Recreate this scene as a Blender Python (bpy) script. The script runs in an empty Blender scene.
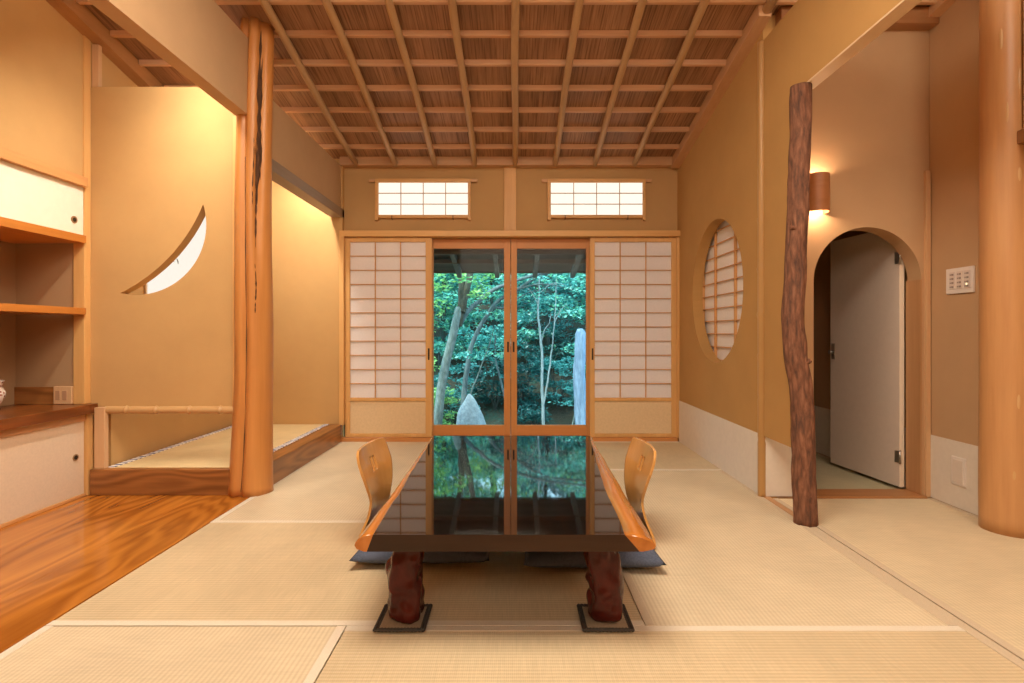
import bpy, bmesh, math, random
from mathutils import Vector, Matrix, noise
from mathutils.geometry import tessellate_polygon

sc = bpy.context.scene
col = sc.collection
PI = math.pi
V = Vector

# ------------------------------------------------------------------ materials
MATS = {}


class NT:
    def __init__(self, name):
        m = bpy.data.materials.new(name)
        m.use_nodes = True
        self.m = m
        self.t = m.node_tree
        self.t.nodes.clear()
        self.out = self.t.nodes.new('ShaderNodeOutputMaterial')

    def n(self, typ, **kw):
        nd = self.t.nodes.new(typ)
        for k, v in kw.items():
            if k.startswith('i_'):
                nd.inputs[k[2:].replace('_', ' ')].default_value = v
            else:
                setattr(nd, k, v)
        return nd

    def l(self, a, b):
        self.t.links.new(a, b)

    def coords(self, scale=(1, 1, 1), rot=(0, 0, 0)):
        tc = self.n('ShaderNodeTexCoord')
        mp = self.n('ShaderNodeMapping')
        mp.inputs['Scale'].default_value = scale
        mp.inputs['Rotation'].default_value = rot
        self.l(tc.outputs['Object'], mp.inputs['Vector'])
        return mp.outputs['Vector']

    def noise(self, vec, scale, detail=4, rough=.55, dist=0):
        nd = self.n('ShaderNodeTexNoise')
        nd.inputs['Scale'].default_value = scale
        nd.inputs['Detail'].default_value = detail
        nd.inputs['Roughness'].default_value = rough
        nd.inputs['Distortion'].default_value = dist
        self.l(vec, nd.inputs['Vector'])
        return nd.outputs['Fac']

    def ramp(self, fac, stops):
        r = self.n('ShaderNodeValToRGB')
        el = r.color_ramp.elements
        while len(el) > 1:
            el.remove(el[-1])
        for i, (p, c) in enumerate(stops):
            e = el[0] if i == 0 else el.new(p)
            e.position = p
            e.color = (*c, 1)
        self.l(fac, r.inputs['Fac'])
        return r.outputs['Color']

    def mix(self, a, b, fac, typ='MIX'):
        x = self.n('ShaderNodeMix', data_type='RGBA', blend_type=typ)
        for s, v in ((x.inputs[0], fac), (x.inputs[6], a), (x.inputs[7], b)):
            if hasattr(v, 'node'):
                self.l(v, s)
            elif isinstance(v, (tuple, list)):
                s.default_value = (*v, 1) if len(v) == 3 else v
            else:
                s.default_value = v
        return x.outputs[2]

    def bump(self, h, strength=.2, dist=.01):
        b = self.n('ShaderNodeBump')
        b.inputs['Strength'].default_value = strength
        b.inputs['Distance'].default_value = dist
        self.l(h, b.inputs['Height'])
        return b.outputs['Normal']

    def pbr(self, color, rough=.6, normal=None, spec=.5, coat=0, metal=0):
        p = self.n('ShaderNodeBsdfPrincipled')
        if hasattr(color, 'node'):
            self.l(color, p.inputs['Base Color'])
        else:
            p.inputs['Base Color'].default_value = (*color, 1)
        if hasattr(rough, 'node'):
            self.l(rough, p.inputs['Roughness'])
        else:
            p.inputs['Roughness'].default_value = rough
        p.inputs['Specular IOR Level'].default_value = spec
        p.inputs['Coat Weight'].default_value = coat
        p.inputs['Coat Roughness'].default_value = .04
        p.inputs['Metallic'].default_value = metal
        if normal:
            self.l(normal, p.inputs['Normal'])
        self.l(p.outputs[0], self.out.inputs['Surface'])
        return p


def reg(fn):
    def w(name, *a, **k):
        if name not in MATS:
            MATS[name] = fn(name, *a, **k)
        return MATS[name]
    return w


@reg
def wood(name, c1, c2, axis='z', rough=.45, fine=60, big=7, coat=0, rings=0, spec=.4, bump=.05):
    t = NT(name)
    s = [1, 1, 1]
    s['xyz'.index(axis)] = .06
    v = t.coords(tuple(s))
    a = t.noise(v, big, 3, .5, .6)
    b = t.noise(v, fine, 4, .6)
    if rings and coat:
        # contour (cathedral) figure of a plain-sawn board
        s2 = [1.0, 1.0, 1.0]
        s2['xyz'.index(axis)] = .22
        cn = t.noise(t.coords(tuple(s2)), 3.1, 2, .45, .3)
        ml = t.n('ShaderNodeMath', operation='MULTIPLY')
        ml.inputs[1].default_value = 78
        t.l(cn, ml.inputs[0])
        sn = t.n('ShaderNodeMath', operation='SINE')
        t.l(ml.outputs[0], sn.inputs[0])
        mp_ = t.n('ShaderNodeMapRange')
        mp_.inputs['From Min'].default_value = -1
        mp_.inputs['From Max'].default_value = 1
        t.l(sn.outputs[0], mp_.inputs['Value'])
        a = t.mix(a, mp_.outputs['Result'], .33)
    elif rings:
        w = t.n('ShaderNodeTexWave', wave_type='BANDS', bands_direction='X' if axis != 'x' else 'Y')
        w.inputs['Scale'].default_value = rings
        w.inputs['Distortion'].default_value = 14
        w.inputs['Detail'].default_value = 2
        w.inputs['Detail Scale'].default_value = .8
        t.l(v, w.inputs['Vector'])
        a = t.mix(a, w.outputs['Fac'], .45)
    g = t.mix(a, b, .35)
    c = t.ramp(g, [(.25, c1), (.75, c2)])
    t.pbr(c, rough, t.bump(b, bump, .004), spec, coat)
    return t.m


@reg
def plaster(name, c, var=.12, bump=.12, scale=3):
    t = NT(name)
    v = t.coords()
    a = t.noise(v, scale, 5, .6)
    b = t.noise(v, 160, 3, .6)
    lo = tuple(x * (1 - var) for x in c)
    hi = tuple(min(1, x * (1 + var)) for x in c)
    cc = t.ramp(a, [(.3, lo), (.7, hi)])
    t.pbr(cc, .92, t.bump(b, bump, .004), .2)
    return t.m


@reg
def flat(name, c, rough=.5, metal=0, coat=0, spec=.5, var=.06, nscale=30, bump=0):
    t = NT(name)
    v = t.coords()
    a = t.noise(v, nscale, 4)
    cc = t.ramp(a, [(.3, tuple(x * (1 - var) for x in c)), (.7, tuple(min(1, x * (1 + var)) for x in c))])
    t.pbr(cc, rough, t.bump(a, bump, .01) if bump else None, spec, coat, metal)
    return t.m


@reg
def tatami(name, axis, c1, c2):
    """rush weave: ridges along the mat's length, fine stems across"""
    t = NT(name)
    v = t.coords()
    w = t.n('ShaderNodeTexWave', wave_type='BANDS', bands_direction='Y' if axis == 'x' else 'X')
    w.inputs['Scale'].default_value = 21
    w.inputs['Distortion'].default_value = .25
    w.inputs['Detail Scale'].default_value = 3
    t.l(v, w.inputs['Vector'])
    w2 = t.n('ShaderNodeTexWave', wave_type='BANDS', bands_direction='X' if axis == 'x' else 'Y')
    w2.inputs['Scale'].default_value = 55
    w2.inputs['Distortion'].default_value = .6
    t.l(v, w2.inputs['Vector'])
    big = t.noise(v, 3.0, 4, .6)
    st = t.coords((1, 14, 1) if axis == 'x' else (14, 1, 1))
    stn = t.noise(t.coords((60, 3, 1) if axis == 'x' else (3, 60, 1)), 3, 3, .6)
    f = t.mix(w.outputs['Fac'], w2.outputs['Fac'], .3)
    c = t.ramp(f, [(.1, c1), (.65, c2)])
    c = t.mix(c, t.ramp(big, [(.3, (.86, .86, .86)), (.7, (1, 1, 1))]), 1, 'MULTIPLY')
    c = t.mix(c, t.ramp(stn, [(.3, (.88, .88, .86)), (.7, (1, 1, 1))]), 1, 'MULTIPLY')
    t.pbr(c, .62, t.bump(f, .22, .003), .35)
    return t.m


@reg
def cloth(name, c1, c2, scale=220, rough=.9):
    t = NT(name)
    v = t.coords()
    w = t.n('ShaderNodeTexWave', bands_direction='DIAGONAL')
    w.inputs['Scale'].default_value = scale
    w.inputs['Distortion'].default_value = 2
    t.l(v, w.inputs['Vector'])
    b = t.noise(v, scale, 3)
    f = t.mix(w.outputs['Fac'], b, .5)
    t.pbr(t.ramp(f, [(.3, c1), (.7, c2)]), rough, t.bump(f, .3, .002), .2)
    return t.m


@reg
def paper(name, c, trans=.35):
    t = NT(name)
    v = t.coords()
    a = t.noise(v, 60, 5, .65)
    cc = t.ramp(a, [(.3, tuple(x * .96 for x in c)), (.7, c)])
    d = t.n('ShaderNodeBsdfDiffuse')
    tr = t.n('ShaderNodeBsdfTranslucent')
    mx = t.n('ShaderNodeMixShader')
    mx.inputs[0].default_value = trans
    t.l(cc, d.inputs[0])
    t.l(cc, tr.inputs[0])
    t.l(d.outputs[0], mx.inputs[1])
    t.l(tr.outputs[0], mx.inputs[2])
    t.l(mx.outputs[0], t.out.inputs['Surface'])
    return t.m


@reg
def lit(name, c, strength):
    t = NT(name)
    v = t.coords()
    a = t.noise(v, 40, 3)
    cc = t.ramp(a, [(.3, tuple(x * .97 for x in c)), (.7, c)])
    e = t.n('ShaderNodeEmission')
    e.inputs[1].default_value = strength
    t.l(cc, e.inputs[0])
    t.l(e.outputs[0], t.out.inputs['Surface'])
    return t.m


@reg
def glass(name):
    t = NT(name)
    g = t.n('ShaderNodeBsdfGlossy')
    g.inputs['Roughness'].default_value = .02
    tr = t.n('ShaderNodeBsdfTransparent')
    tr.inputs[0].default_value = (.95, .98, .97, 1)
    fr = t.n('ShaderNodeFresnel')
    fr.inputs[0].default_value = 1.15
    mx = t.n('ShaderNodeMixShader')
    t.l(fr.outputs[0], mx.inputs[0])
    t.l(tr.outputs[0], mx.inputs[1])
    t.l(g.outputs[0], mx.inputs[2])
    t.l(mx.outputs[0], t.out.inputs['Surface'])
    return t.m


@reg
def leaves_mat(name, cols, trans=.45):
    t = NT(name)
    geo = t.n('ShaderNodeNewGeometry')
    n = len(cols)
    cc = t.ramp(geo.outputs['Random Per Island'], [(i / max(1, n - 1), c) for i, c in enumerate(cols)])
    d = t.n('ShaderNodeBsdfDiffuse')
    tr = t.n('ShaderNodeBsdfTranslucent')
    gl = t.n('ShaderNodeBsdfGlossy')
    gl.inputs['Roughness'].default_value = .35
    t.l(cc, d.inputs[0])
    t.l(cc, tr.inputs[0])
    m1 = t.n('ShaderNodeMixShader')
    m1.inputs[0].default_value = trans
    t.l(d.outputs[0], m1.inputs[1])
    t.l(tr.outputs[0], m1.inputs[2])
    m2 = t.n('ShaderNodeMixShader')
    m2.inputs[0].default_value = .06
    t.l(m1.outputs[0], m2.inputs[1])
    t.l(gl.outputs[0], m2.inputs[2])
    t.l(m2.outputs[0], t.out.inputs['Surface'])
    return t.m


@reg
def bark(name, cols, scale=(14, 14, 5), bump=.8, rough=.85):
    t = NT(name)
    v = t.coords(scale)
    a = t.noise(v, 1.5, 6, .7, .5)
    vo = t.n('ShaderNodeTexVoronoi', feature='DISTANCE_TO_EDGE')
    vo.inputs['Scale'].default_value = 1.6
    t.l(v, vo.inputs['Vector'])
    f = t.mix(a, vo.outputs['Distance'], .35)
    n = len(cols)
    c = t.ramp(f, [(.2 + .5 * i / (n - 1), cc) for i, cc in enumerate(cols)])
    t.pbr(c, rough, t.bump(f, bump, .015), .25)
    return t.m


# ------------------------------------------------------------------ mesh builder
class MB:
    def __init__(self):
        self.bm = bmesh.new()

    def box(self, x0, x1, y0, y1, z0, z1, bev=0, seg=2):
        r = bmesh.ops.create_cube(self.bm, size=1)
        vs = r['verts']
        for v in vs:
            v.co = V(((x0 + x1) / 2 + v.co.x * (x1 - x0), (y0 + y1) / 2 + v.co.y * (y1 - y0), (z0 + z1) / 2 + v.co.z * (z1 - z0)))
        if bev:
            es = list({e for v in vs for e in v.link_edges})
            bmesh.ops.bevel(self.bm, geom=es, offset=bev, segments=seg, affect='EDGES', profile=.6, clamp_overlap=True)
        return self

    def tube(self, pts, rad, seg=12, cap=True, fn=None):
        pts = [V(p) for p in pts]
        n = len(pts)
        if not isinstance(rad, (list, tuple)):
            rad = [rad] * n
        rings = []
        ref = None
        for i, p in enumerate(pts):
            d = (pts[min(i + 1, n - 1)] - pts[max(i - 1, 0)]).normalized()
            if ref is None:
                ref = V((1, 0, 0)) if abs(d.x) < .8 else V((0, 1, 0))
            ref = (ref - d * ref.dot(d)).normalized()
            o = d.cross(ref)
            ring = []
            for k in range(seg):
                a = 2 * PI * k / seg
                r = rad[i]
                if fn:
                    r *= fn(i / (n - 1), a, p)
                ring.append(self.bm.verts.new(p + (ref * math.cos(a) + o * math.sin(a)) * r))
            rings.append(ring)
        for i in range(n - 1):
            for k in range(seg):
                f = self.bm.faces.new((rings[i][k], rings[i][(k + 1) % seg], rings[i + 1][(k + 1) % seg], rings[i + 1][k]))
                f.smooth = True
        if cap:
            self.bm.faces.new(rings[0][::-1])
            self.bm.faces.new(rings[-1])
        return self

    def lathe(self, prof, c, seg=32):
        """prof: (r, z) list; revolved round the vertical through c"""
        rings = []
        for r, z in prof:
            rings.append([self.bm.verts.new((c[0] + r * math.cos(2 * PI * k / seg), c[1] + r * math.sin(2 * PI * k / seg), c[2] + z)) for k in range(seg)])
        for i in range(len(rings) - 1):
            for k in range(seg):
                f = self.bm.faces.new((rings[i][k], rings[i][(k + 1) % seg], rings[i + 1][(k + 1) % seg], rings[i + 1][k]))
                f.smooth = True
        self.bm.faces.new(rings[0][::-1])
        self.bm.faces.new(rings[-1])
        return self

    def prism(self, outer, holes, plane, c0, c1):
        """2-D outline with holes, given thickness. plane 'X': outline in (y,z); 'Y': (x,z); 'Z': (x,y)"""
        def P(p, c):
            if plane == 'X':
                return V((c, p[0], p[1]))
            if plane == 'Y':
                return V((p[0], c, p[1]))
            return V((p[0], p[1], c))
        loops = [outer] + list(holes)
        tris = tessellate_polygon([[V((p[0], p[1], 0)) for p in lp] for lp in loops])
        A = [self.bm.verts.new(P(p, c0)) for lp in loops for p in lp]
        B = [self.bm.verts.new(P(p, c1)) for lp in loops for p in lp]
        for t in tris:
            if len(set(t)) < 3:
                continue
            try:
                self.bm.faces.new([A[i] for i in t])
                self.bm.faces.new([B[i] for i in reversed(t)])
            except ValueError:
                pass
        o = 0
        for lp in loops:
            n = len(lp)
            for i in range(n):
                j = (i + 1) % n
                self.bm.faces.new((A[o + i], A[o + j], B[o + j], B[o + i]))
            o += n
        return self

    def grid(self, fn, nu, nv, smooth=True):
        vs = [[self.bm.verts.new(fn(i / nu, j / nv)) for j in range(nv + 1)] for i in range(nu + 1)]
        for i in range(nu):
            for j in range(nv):
                f = self.bm.faces.new((vs[i][j], vs[i + 1][j], vs[i + 1][j + 1], vs[i][j + 1]))
                f.smooth = smooth
        return self

    def build(self, name, mat, parent=None, smooth=False, recalc=True):
        org = V((0, 0, 0))
        if parent is not None:
            root = parent
            while root.parent:
                root = root.parent
            org = root.location.copy()
            yaw = root.rotation_euler.z
        if recalc:
            bmesh.ops.recalc_face_normals(self.bm, faces=self.bm.faces)
        if parent is not None:
            bmesh.ops.translate(self.bm, verts=self.bm.verts, vec=-org)
        me = bpy.data.meshes.new(name)
        self.bm.to_mesh(me)
        self.bm.free()
        if smooth:
            for p in me.polygons:
                p.use_smooth = True
        o = bpy.data.objects.new(name, me)
        if mat:
            me.materials.append(mat)
        o.parent = parent
        col.objects.link(o)
        return o


def at_base(o):
    """move a single-mesh thing's origin to the base of its mesh"""
    cs = [v.co for v in o.data.vertices]
    b = V(((min(c.x for c in cs) + max(c.x for c in cs)) / 2, (min(c.y for c in cs) + max(c.y for c in cs)) / 2, min(c.z for c in cs)))
    o.data.transform(Matrix.Translation(-b))
    o.location = b
    return o


def tag(o, label, cat, group=None, kind=None):
    o['label'] = label
    o['category'] = cat
    if group:
        o['group'] = group
    o['kind'] = kind or 'thing'
    return o


def thing(name, loc, label, cat, group=None, kind=None):
    o = bpy.data.objects.new(name, None)
    o.empty_display_size = .1
    o.location = loc
    col.objects.link(o)
    return tag(o, label, cat, group, kind)


def struct(o, label=None, cat=None):
    o['kind'] = 'structure'
    if label:
        o['label'] = label
    if cat:
        o['category'] = cat
    return o


def arc2(p0, p1, sag, n=28):
    """points of an arc from p0 to p1, bulging by sag to the right of p0->p1"""
    a, b = V(p0), V(p1)
    m = (a + b) / 2
    d = (b - a)
    L = d.length
    d.normalize()
    nrm = V((d.y, -d.x))
    s = abs(sag)
    R = (L * L / 4 + s * s) / (2 * s)
    nrm = nrm if sag > 0 else -nrm
    c = m - nrm * (R - s)
    a0 = math.atan2((a - c).y, (a - c).x)
    a1 = math.atan2((b - c).y, (b - c).x)
    while a1 - a0 > PI:
        a1 -= 2 * PI
    while a1 - a0 < -PI:
        a1 += 2 * PI
    return [(c.x + R * math.cos(a0 + (a1 - a0) * i / n), c.y + R * math.sin(a0 + (a1 - a0) * i / n)) for i in range(n + 1)]


# palette -----------------------------------------------------------------
M_plaster = plaster('ochre_plaster', (.58, .355, .148), var=.05)
M_plaster_r = plaster('brown_ochre_plaster', (.50, .282, .10), var=.05)
M_plaster_b = plaster('tan_plaster', (.52, .32, .14), var=.04)
M_plaster_grey = plaster('grey_ochre_plaster', (.54, .345, .188), var=.05)
M_recess_shade = plaster('shaded_recess_plaster', (.40, .25, .135), var=.05)  # wall plaster darkened to put the recess shade into its colour
M_ante = plaster('anteroom_plaster', (.53, .335, .185), var=.04)
M_dado = flat('white_dado_paper', (.74, .66, .57), .9, var=.03)
M_fusuma = flat('white_door_paper', (.80, .72, .58), .85, var=.03)
M_fusuma_warm = flat('cream_door_paper', (.72, .57, .41), .85, var=.04)
M_cedar_x = wood('cedar_along_x', (.56, .26, .09), (.76, .42, .17), 'x')
M_cedar_y = wood('cedar_along_y', (.56, .26, .09), (.76, .42, .17), 'y')
M_cedar_z = wood('cedar_along_z', (.56, .26, .09), (.76, .42, .17), 'z')
M_pale_x = wood('pale_cedar_x', (.52, .28, .13), (.70, .43, .24), 'x')
M_pale_y = wood('pale_cedar_y', (.52, .28, .13), (.70, .43, .24), 'y')
M_pale_z = wood('pale_cedar_z', (.56, .32, .16), (.74, .48, .27), 'z')
M_door_x = wood('door_cedar_x', (.50, .20, .06), (.68, .31, .10), 'x')
M_door_z = wood('door_cedar_z', (.50, .20, .06), (.68, .31, .10), 'z')
M_gold_x = wood('golden_cedar_x', (.60, .31, .10), (.80, .48, .19), 'x')
M_gold_z = wood('golden_cedar_z', (.60, .31, .10), (.80, .48, .19), 'z')
M_floor_y = wood('polished_floor_board', (.25, .066, .007), (.66, .245, .034), 'y', rough=.15, big=3.2, fine=30, rings=.8, coat=.25, spec=.5, bump=.02)
M_board_x = wood('red_brown_board_x', (.15, .050, .012), (.43, .175, .050), 'x', rough=.3, big=5, rings=2.5, coat=.15, bump=.02)
M_counter = wood('dark_counter_board', (.10, .026, .005), (.29, .085, .018), 'y', rough=.3, big=5, rings=1.5, coat=.15, bump=.02)
M_board_y = wood('red_brown_board_y', (.15, .050, .012), (.43, .175, .050), 'y', rough=.3, big=5, rings=2.5, coat=.15, bump=.02)
M_shelf_y = wood('orange_shelf_board', (.42, .14, .02), (.62, .24, .05), 'y', rough=.35)
M_bamboo = wood('split_bamboo', (.42, .225, .075), (.55, .32, .125), 'z', rough=.35, fine=30)
M_bamboo_x = wood('split_bamboo_x', (.50, .28, .11), (.66, .42, .20), 'x', rough=.35, fine=30)
M_rib = wood('ceiling_rib_bamboo', (.44, .26, .12), (.60, .39, .20), 'y', rough=.4, fine=40)
M_dark = flat('dark_metal', (.05, .035, .025), .45, metal=.6)
M_steel = flat('brushed_steel', (.45, .42, .38), .35, metal=.9)
M_brass = flat('aged_brass', (.42, .27, .14), .3, metal=.7)
M_shadowgap = flat('groove_shade', (.03, .018, .01), .9)
M_shoji_paper = paper('shoji_paper', (.96, .90, .90), .22)
M_lit_paper = lit('daylight_glow_paper', (1.0, .92, .78), 1.25)  # emission stands in for daylight coming through the transom paper
M_glass = glass('window_glass')
M_heri = cloth('cream_mat_border', (.72, .63, .50), (.84, .76, .64), 160)
M_heri_tan = cloth('tan_mat_border', (.58, .46, .32), (.70, .58, .43), 160)
M_tat_x = tatami('rush_along_x', 'x', (.65, .505, .315), (.78, .63, .415))
M_tat_y = tatami('rush_along_y', 'y', (.71, .575, .39), (.825, .695, .50))
M_tat_pale_y = tatami('pale_rush_along_y', 'y', (.74, .60, .40), (.86, .72, .50))
M_white = flat('white_plastic', (.80, .72, .66), .4, var=.02)
M_white_grey = flat('grey_print', (.30, .24, .21), .6, var=.02)


def ceil_z(y):
    return 2.42 + .204 * (4.65 - max(y, 1.2))


# ================================================================== SETTING
# floors
struct(MB().box(-3.0, 2.7, -1.7, 5.1, -.20, -.052).build('floor', M_floor_y))
fl = MB()
xs = [-2.47, -2.15, -1.81, -1.505]
for a, b in zip(xs[:-1], xs[1:]):
    fl.box(a, b - .0015, -1.7, 3.14, -.05, 0, .0012, 1)
struct(fl.build('floor_boards', M_floor_y), 'polished orange timber floor boards beside the tatami', 'floor')

# tatami mats
def mat(x0, x1, y0, y1, axis, label, z=0.0, th=.05, borders='both', m=None, hm=None, group='tatami mats on the room floor', hw=.03, nm='tatami_mat'):
    t = thing(nm, ((x0 + x1) / 2, (y0 + y1) / 2, z - th), label, 'tatami mat', group)
    g = .0012
    MB().box(x0 + g, x1 - g, y0 + g, y1 - g, z - th, z, .002, 1).build('rush_cover', m or (M_tat_x if axis == 'x' else M_tat_y), t)
    for s in (0, 1):
        if axis == 'x':
            a, b = (y0 + g, y0 + hw) if s == 0 else (y1 - hw, y1 - g)
            MB().box(x0 + g, x1 - g, a, b, z - .004, z + .0022, .0008, 1).build('cloth_border', hm or M_heri, t)
        else:
            a, b = (x0 + g, x0 + hw) if s == 0 else (x1 - hw, x1 - g)
            MB().box(a, b, y0 + g, y1 - g, z - .004, z + .0022, .0008, 1).build('cloth_border', hm or M_heri, t)
    return t


mat(-1.50, -.535, -.20, 1.71, 'y', 'tatami mat at the near left corner, next to the polished floor boards')
mat(-.535, 1.42, .755, 1.71, 'x', 'wide tatami mat in the foreground, nearest of those in front of the table legs')
mat(-1.50, .42, 1.71, 2.665, 'x', 'tatami mat under the near table legs and the left cushion')
mat(.42, 1.42, 1.71, 3.635, 'y', 'tatami mat on the right beside the bark-covered log post', hm=M_heri_tan)
mat(-1.50, -.535, 2.665, 4.585, 'y', 'tatami mat at the far left, along the raised alcove sill')
mat(-.535, .42, 2.665, 3.635, 'x', 'half tatami mat under the far end of the table')
mat(-.535, 1.42, 3.635, 4.585, 'x', 'tatami mat along the glass doors and the right paper screen')
mat(1.460, 2.365, 1.12, 3.02, 'y', 'pale tatami mat in the side room before the arched doorway', m=M_tat_pale_y, hm=M_heri_tan)
mat(1.460, 2.365, -.8, 1.12, 'y', 'near tatami mat of the side room beside the big round post', m=M_tat_pale_y, hm=M_heri_tan)
struct(MB().box(1.422, 1.458, -1.7, 2.598, -.05, 0, .002, 1).build('floor_strip', M_heri_tan))
struct(MB().box(1.422, 1.458, 2.60, 3.05, -.05, .003, .002, 1).build('trim_1', wood('sill_brown_y', (.42, .2, .08), (.6, .33, .16), 'y')), 'wooden floor strip leading to the log post base', 'floor strip')
struct(MB().box(-1.5, 1.42, -1.7, -.2, -.05, 0).build('floor_rear', M_tat_x))
struct(MB().box(-1.49, 1.42, 4.585, 4.72, -.05, .035, .004, 1).build('sill_track', M_door_x), 'timber sliding door track below the paper screens', 'door track')

# back wall with the door opening and two transom openings
out = [(-1.62, -.05), (-1.475, -.05), (-1.475, 1.80), (1.415, 1.80), (1.415, -.05), (1.62, -.05), (1.62, 2.47), (-1.62, 2.47)]
hl = [(-1.168, 1.95), (-.400, 1.95), (-.400, 2.236), (-1.168, 2.236)]
hr = [(.322, 1.95), (1.108, 1.95), (1.108, 2.236), (.322, 2.236)]
wb = struct(MB().prism(out, [hl, hr], 'Y', 4.65, 4.79).build('wall_back', M_plaster_b))
struct(MB().box(-1.49, 1.42, 4.565, 4.652, 2.366, 2.452, .004).build('trim_2', M_pale_x), 'pale timber beam where ceiling meets the back wall', 'beam')
struct(MB().box(-1.49, 1.42, 4.56, 4.70, 1.756, 1.806, .004).build('trim_3', M_gold_x), 'long golden head rail above the sliding screens', 'head rail')
struct(MB().box(-.087, .019, 4.625, 4.655, 1.806, 2.366, .004).build('trim_4', M_gold_z), 'short pale post between the two transom windows', 'post')
struct(MB().box(-1.492, -1.452, 4.56, 4.66, .145, 1.756, .003).build('trim_5', M_gold_z), 'golden jamb left of the left paper screen', 'jamb')
struct(MB().box(1.398, 1.42, 4.585, 4.66, 0, 1.756, .003).build('trim_6', M_gold_z), 'narrow jamb right of the right paper screen', 'jamb')

# right wall with the round window, and what hangs over the passage
circ = [(3.785 + .47 * math.cos(2 * PI * k / 64), 1.245 + .505 * math.sin(2 * PI * k / 64)) for k in range(64)]
def wall_with_round_hole(poly, cy, cz, ry, rz, x0, x1):
    mb_ = MB()
    angs = [2 * PI * k / 72 for k in range(72)] + [math.atan2((p[1] - cz) / rz, (p[0] - cy) / ry) % (2 * PI) for p in poly]
    angs = sorted(set(round(a, 6) for a in angs))
    inn, outp = [], []
    for a in angs:
        d = V((ry * math.cos(a), rz * math.sin(a)))
        inn.append((cy + d.x, cz + d.y))
        best = None
        for i in range(len(poly)):
            p, q = V(poly[i]), V(poly[(i + 1) % len(poly)])
            e = q - p
            den = d.x * e.y - d.y * e.x
            if abs(den) < 1e-9:
                continue
            w_ = p - V((cy, cz))
            tt = (w_.x * e.y - w_.y * e.x) / den
            uu = (w_.x * d.y - w_.y * d.x) / den
            if tt > 0 and -1e-4 <= uu <= 1 + 1e-4 and (best is None or tt < best):
                best = tt
        outp.append((cy + d.x * best, cz + d.y * best))
    n_ = len(angs)
    ring = {}
    for nm_, pts_ in (('i', inn), ('o', outp)):
        for xx_ in (x0, x1):
            ring[nm_, xx_] = [mb_.bm.verts.new((xx_, p[0], p[1])) for p in pts_]
    for i in range(n_):
        j = (i + 1) % n_
        for A_, B_ in ((('i', x0), ('o', x0)), (('o', x0), ('o', x1)), (('o', x1), ('i', x1)), (('i', x1), ('i', x0))):
            mb_.bm.faces.new((ring[A_][i], ring[A_][j], ring[B_][j], ring[B_][i]))
    return mb_


struct(wall_with_round_hole([(3.05, -.05), (4.66, -.05), (4.66, ceil_z(4.66) + .015), (3.05, ceil_z(3.05) + .015)], 3.785, 1.228, .47, .505, 1.42, 1.50).build('wall_right', M_plaster_r))
struct(MB().prism([(-1.7, 2.60), (-1.7, 2.155), (2.66, 2.155), (2.66, 2.60)], [], 'X', 1.42, 1.488).prism([(2.661, .348), (3.049, .348), (3.049, 2.60), (2.661, 2.60)], [], 'X', 1.42, 1.446).build('wall_hanging_right', M_plaster_r))
struct(MB().box(1.421, 1.487, -1.69, 2.66, 2.147, 2.155).build('trim_14', wood('lightened_soffit_board', (.70, .50, .30), (.82, .62, .40), 'y')), 'added board, pale to stand in for light under the hanging wall', 'added soffit board')  # added board; its pale colour imitates light on the soffit
struct(MB().box(1.414, 1.42, 3.06, 4.585, 0, .352).build('baseboard_right', M_dado), 'low white papered dado under the round window', 'dado')

# anteroom walls
arch = [(1.709, -.05), (1.709, 1.23)] + [(2.017 + .308 * math.cos(PI - PI * k / 32), 1.23 + .308 * math.sin(PI - PI * k / 32)) for k in range(1, 32)] + [(2.325, 1.23), (2.325, -.05)]
outa = [(1.455, -.05)] + arch + [(2.37, -.05), (2.37, 2.77), (1.455, 2.77)]
struct(MB().prism(outa, [], 'Y', 3.052, 3.16).build('wall_arch', M_ante))
struct(MB().prism([(-1.7, -.05), (5.0, -.05), (5.0, 2.5), (4.3, 2.55), (1.2, 3.17), (-1.7, 3.17)], [], 'X', 2.372, 2.48).build('wall_anteroom', M_ante))
struct(MB().box(1.422, 1.709, 3.046, 3.053, .004, .36).build('baseboard_arch', M_dado), 'white papered dado left of the arched doorway', 'dado')
struct(MB().box(2.364, 2.373, 1.2, 3.05, .004, .356).build('baseboard_anteroom', M_dado), 'white papered dado below the switch plate', 'dado')
struct(MB().box(2.339, 2.366, 3.035, 3.056, .0, 1.857, .003).build('trim_7', M_pale_z), 'slim timber strip in the corner right of the arch', 'trim')
struct(MB().box(1.70, 2.334, 3.02, 3.165, -.05, .012, .003).build('sill_arch', wood('sill_brown_x', (.36, .15, .05), (.52, .25, .1), 'x')), 'brown timber threshold of the arched doorway', 'threshold')
jm = MB()
jm.box(2.316, 2.326, 3.048, 3.164, .012, 1.24, .002)
struct(jm.build('trim_8', wood('jamb_brown', (.42, .2, .08), (.58, .32, .15), 'z')), 'timber jamb lining the arch beside the white door', 'jamb')
struct(MB().box(1.49, 2.37, 2.98, 3.055, 2.66, 2.755, .004).build('trim_9', wood('ante_beam', (.30, .12, .04), (.46, .22, .09), 'x')), 'brown beam along the top of the arched wall', 'beam')
struct(MB().prism([(3.05, 2.68), (3.05, 2.735), (1.2, 3.115), (1.2, 3.06)], [], 'X', 2.31, 2.372).build('trim_10', M_pale_y), 'pale cornice along the top of the switch wall', 'cornice')
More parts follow.
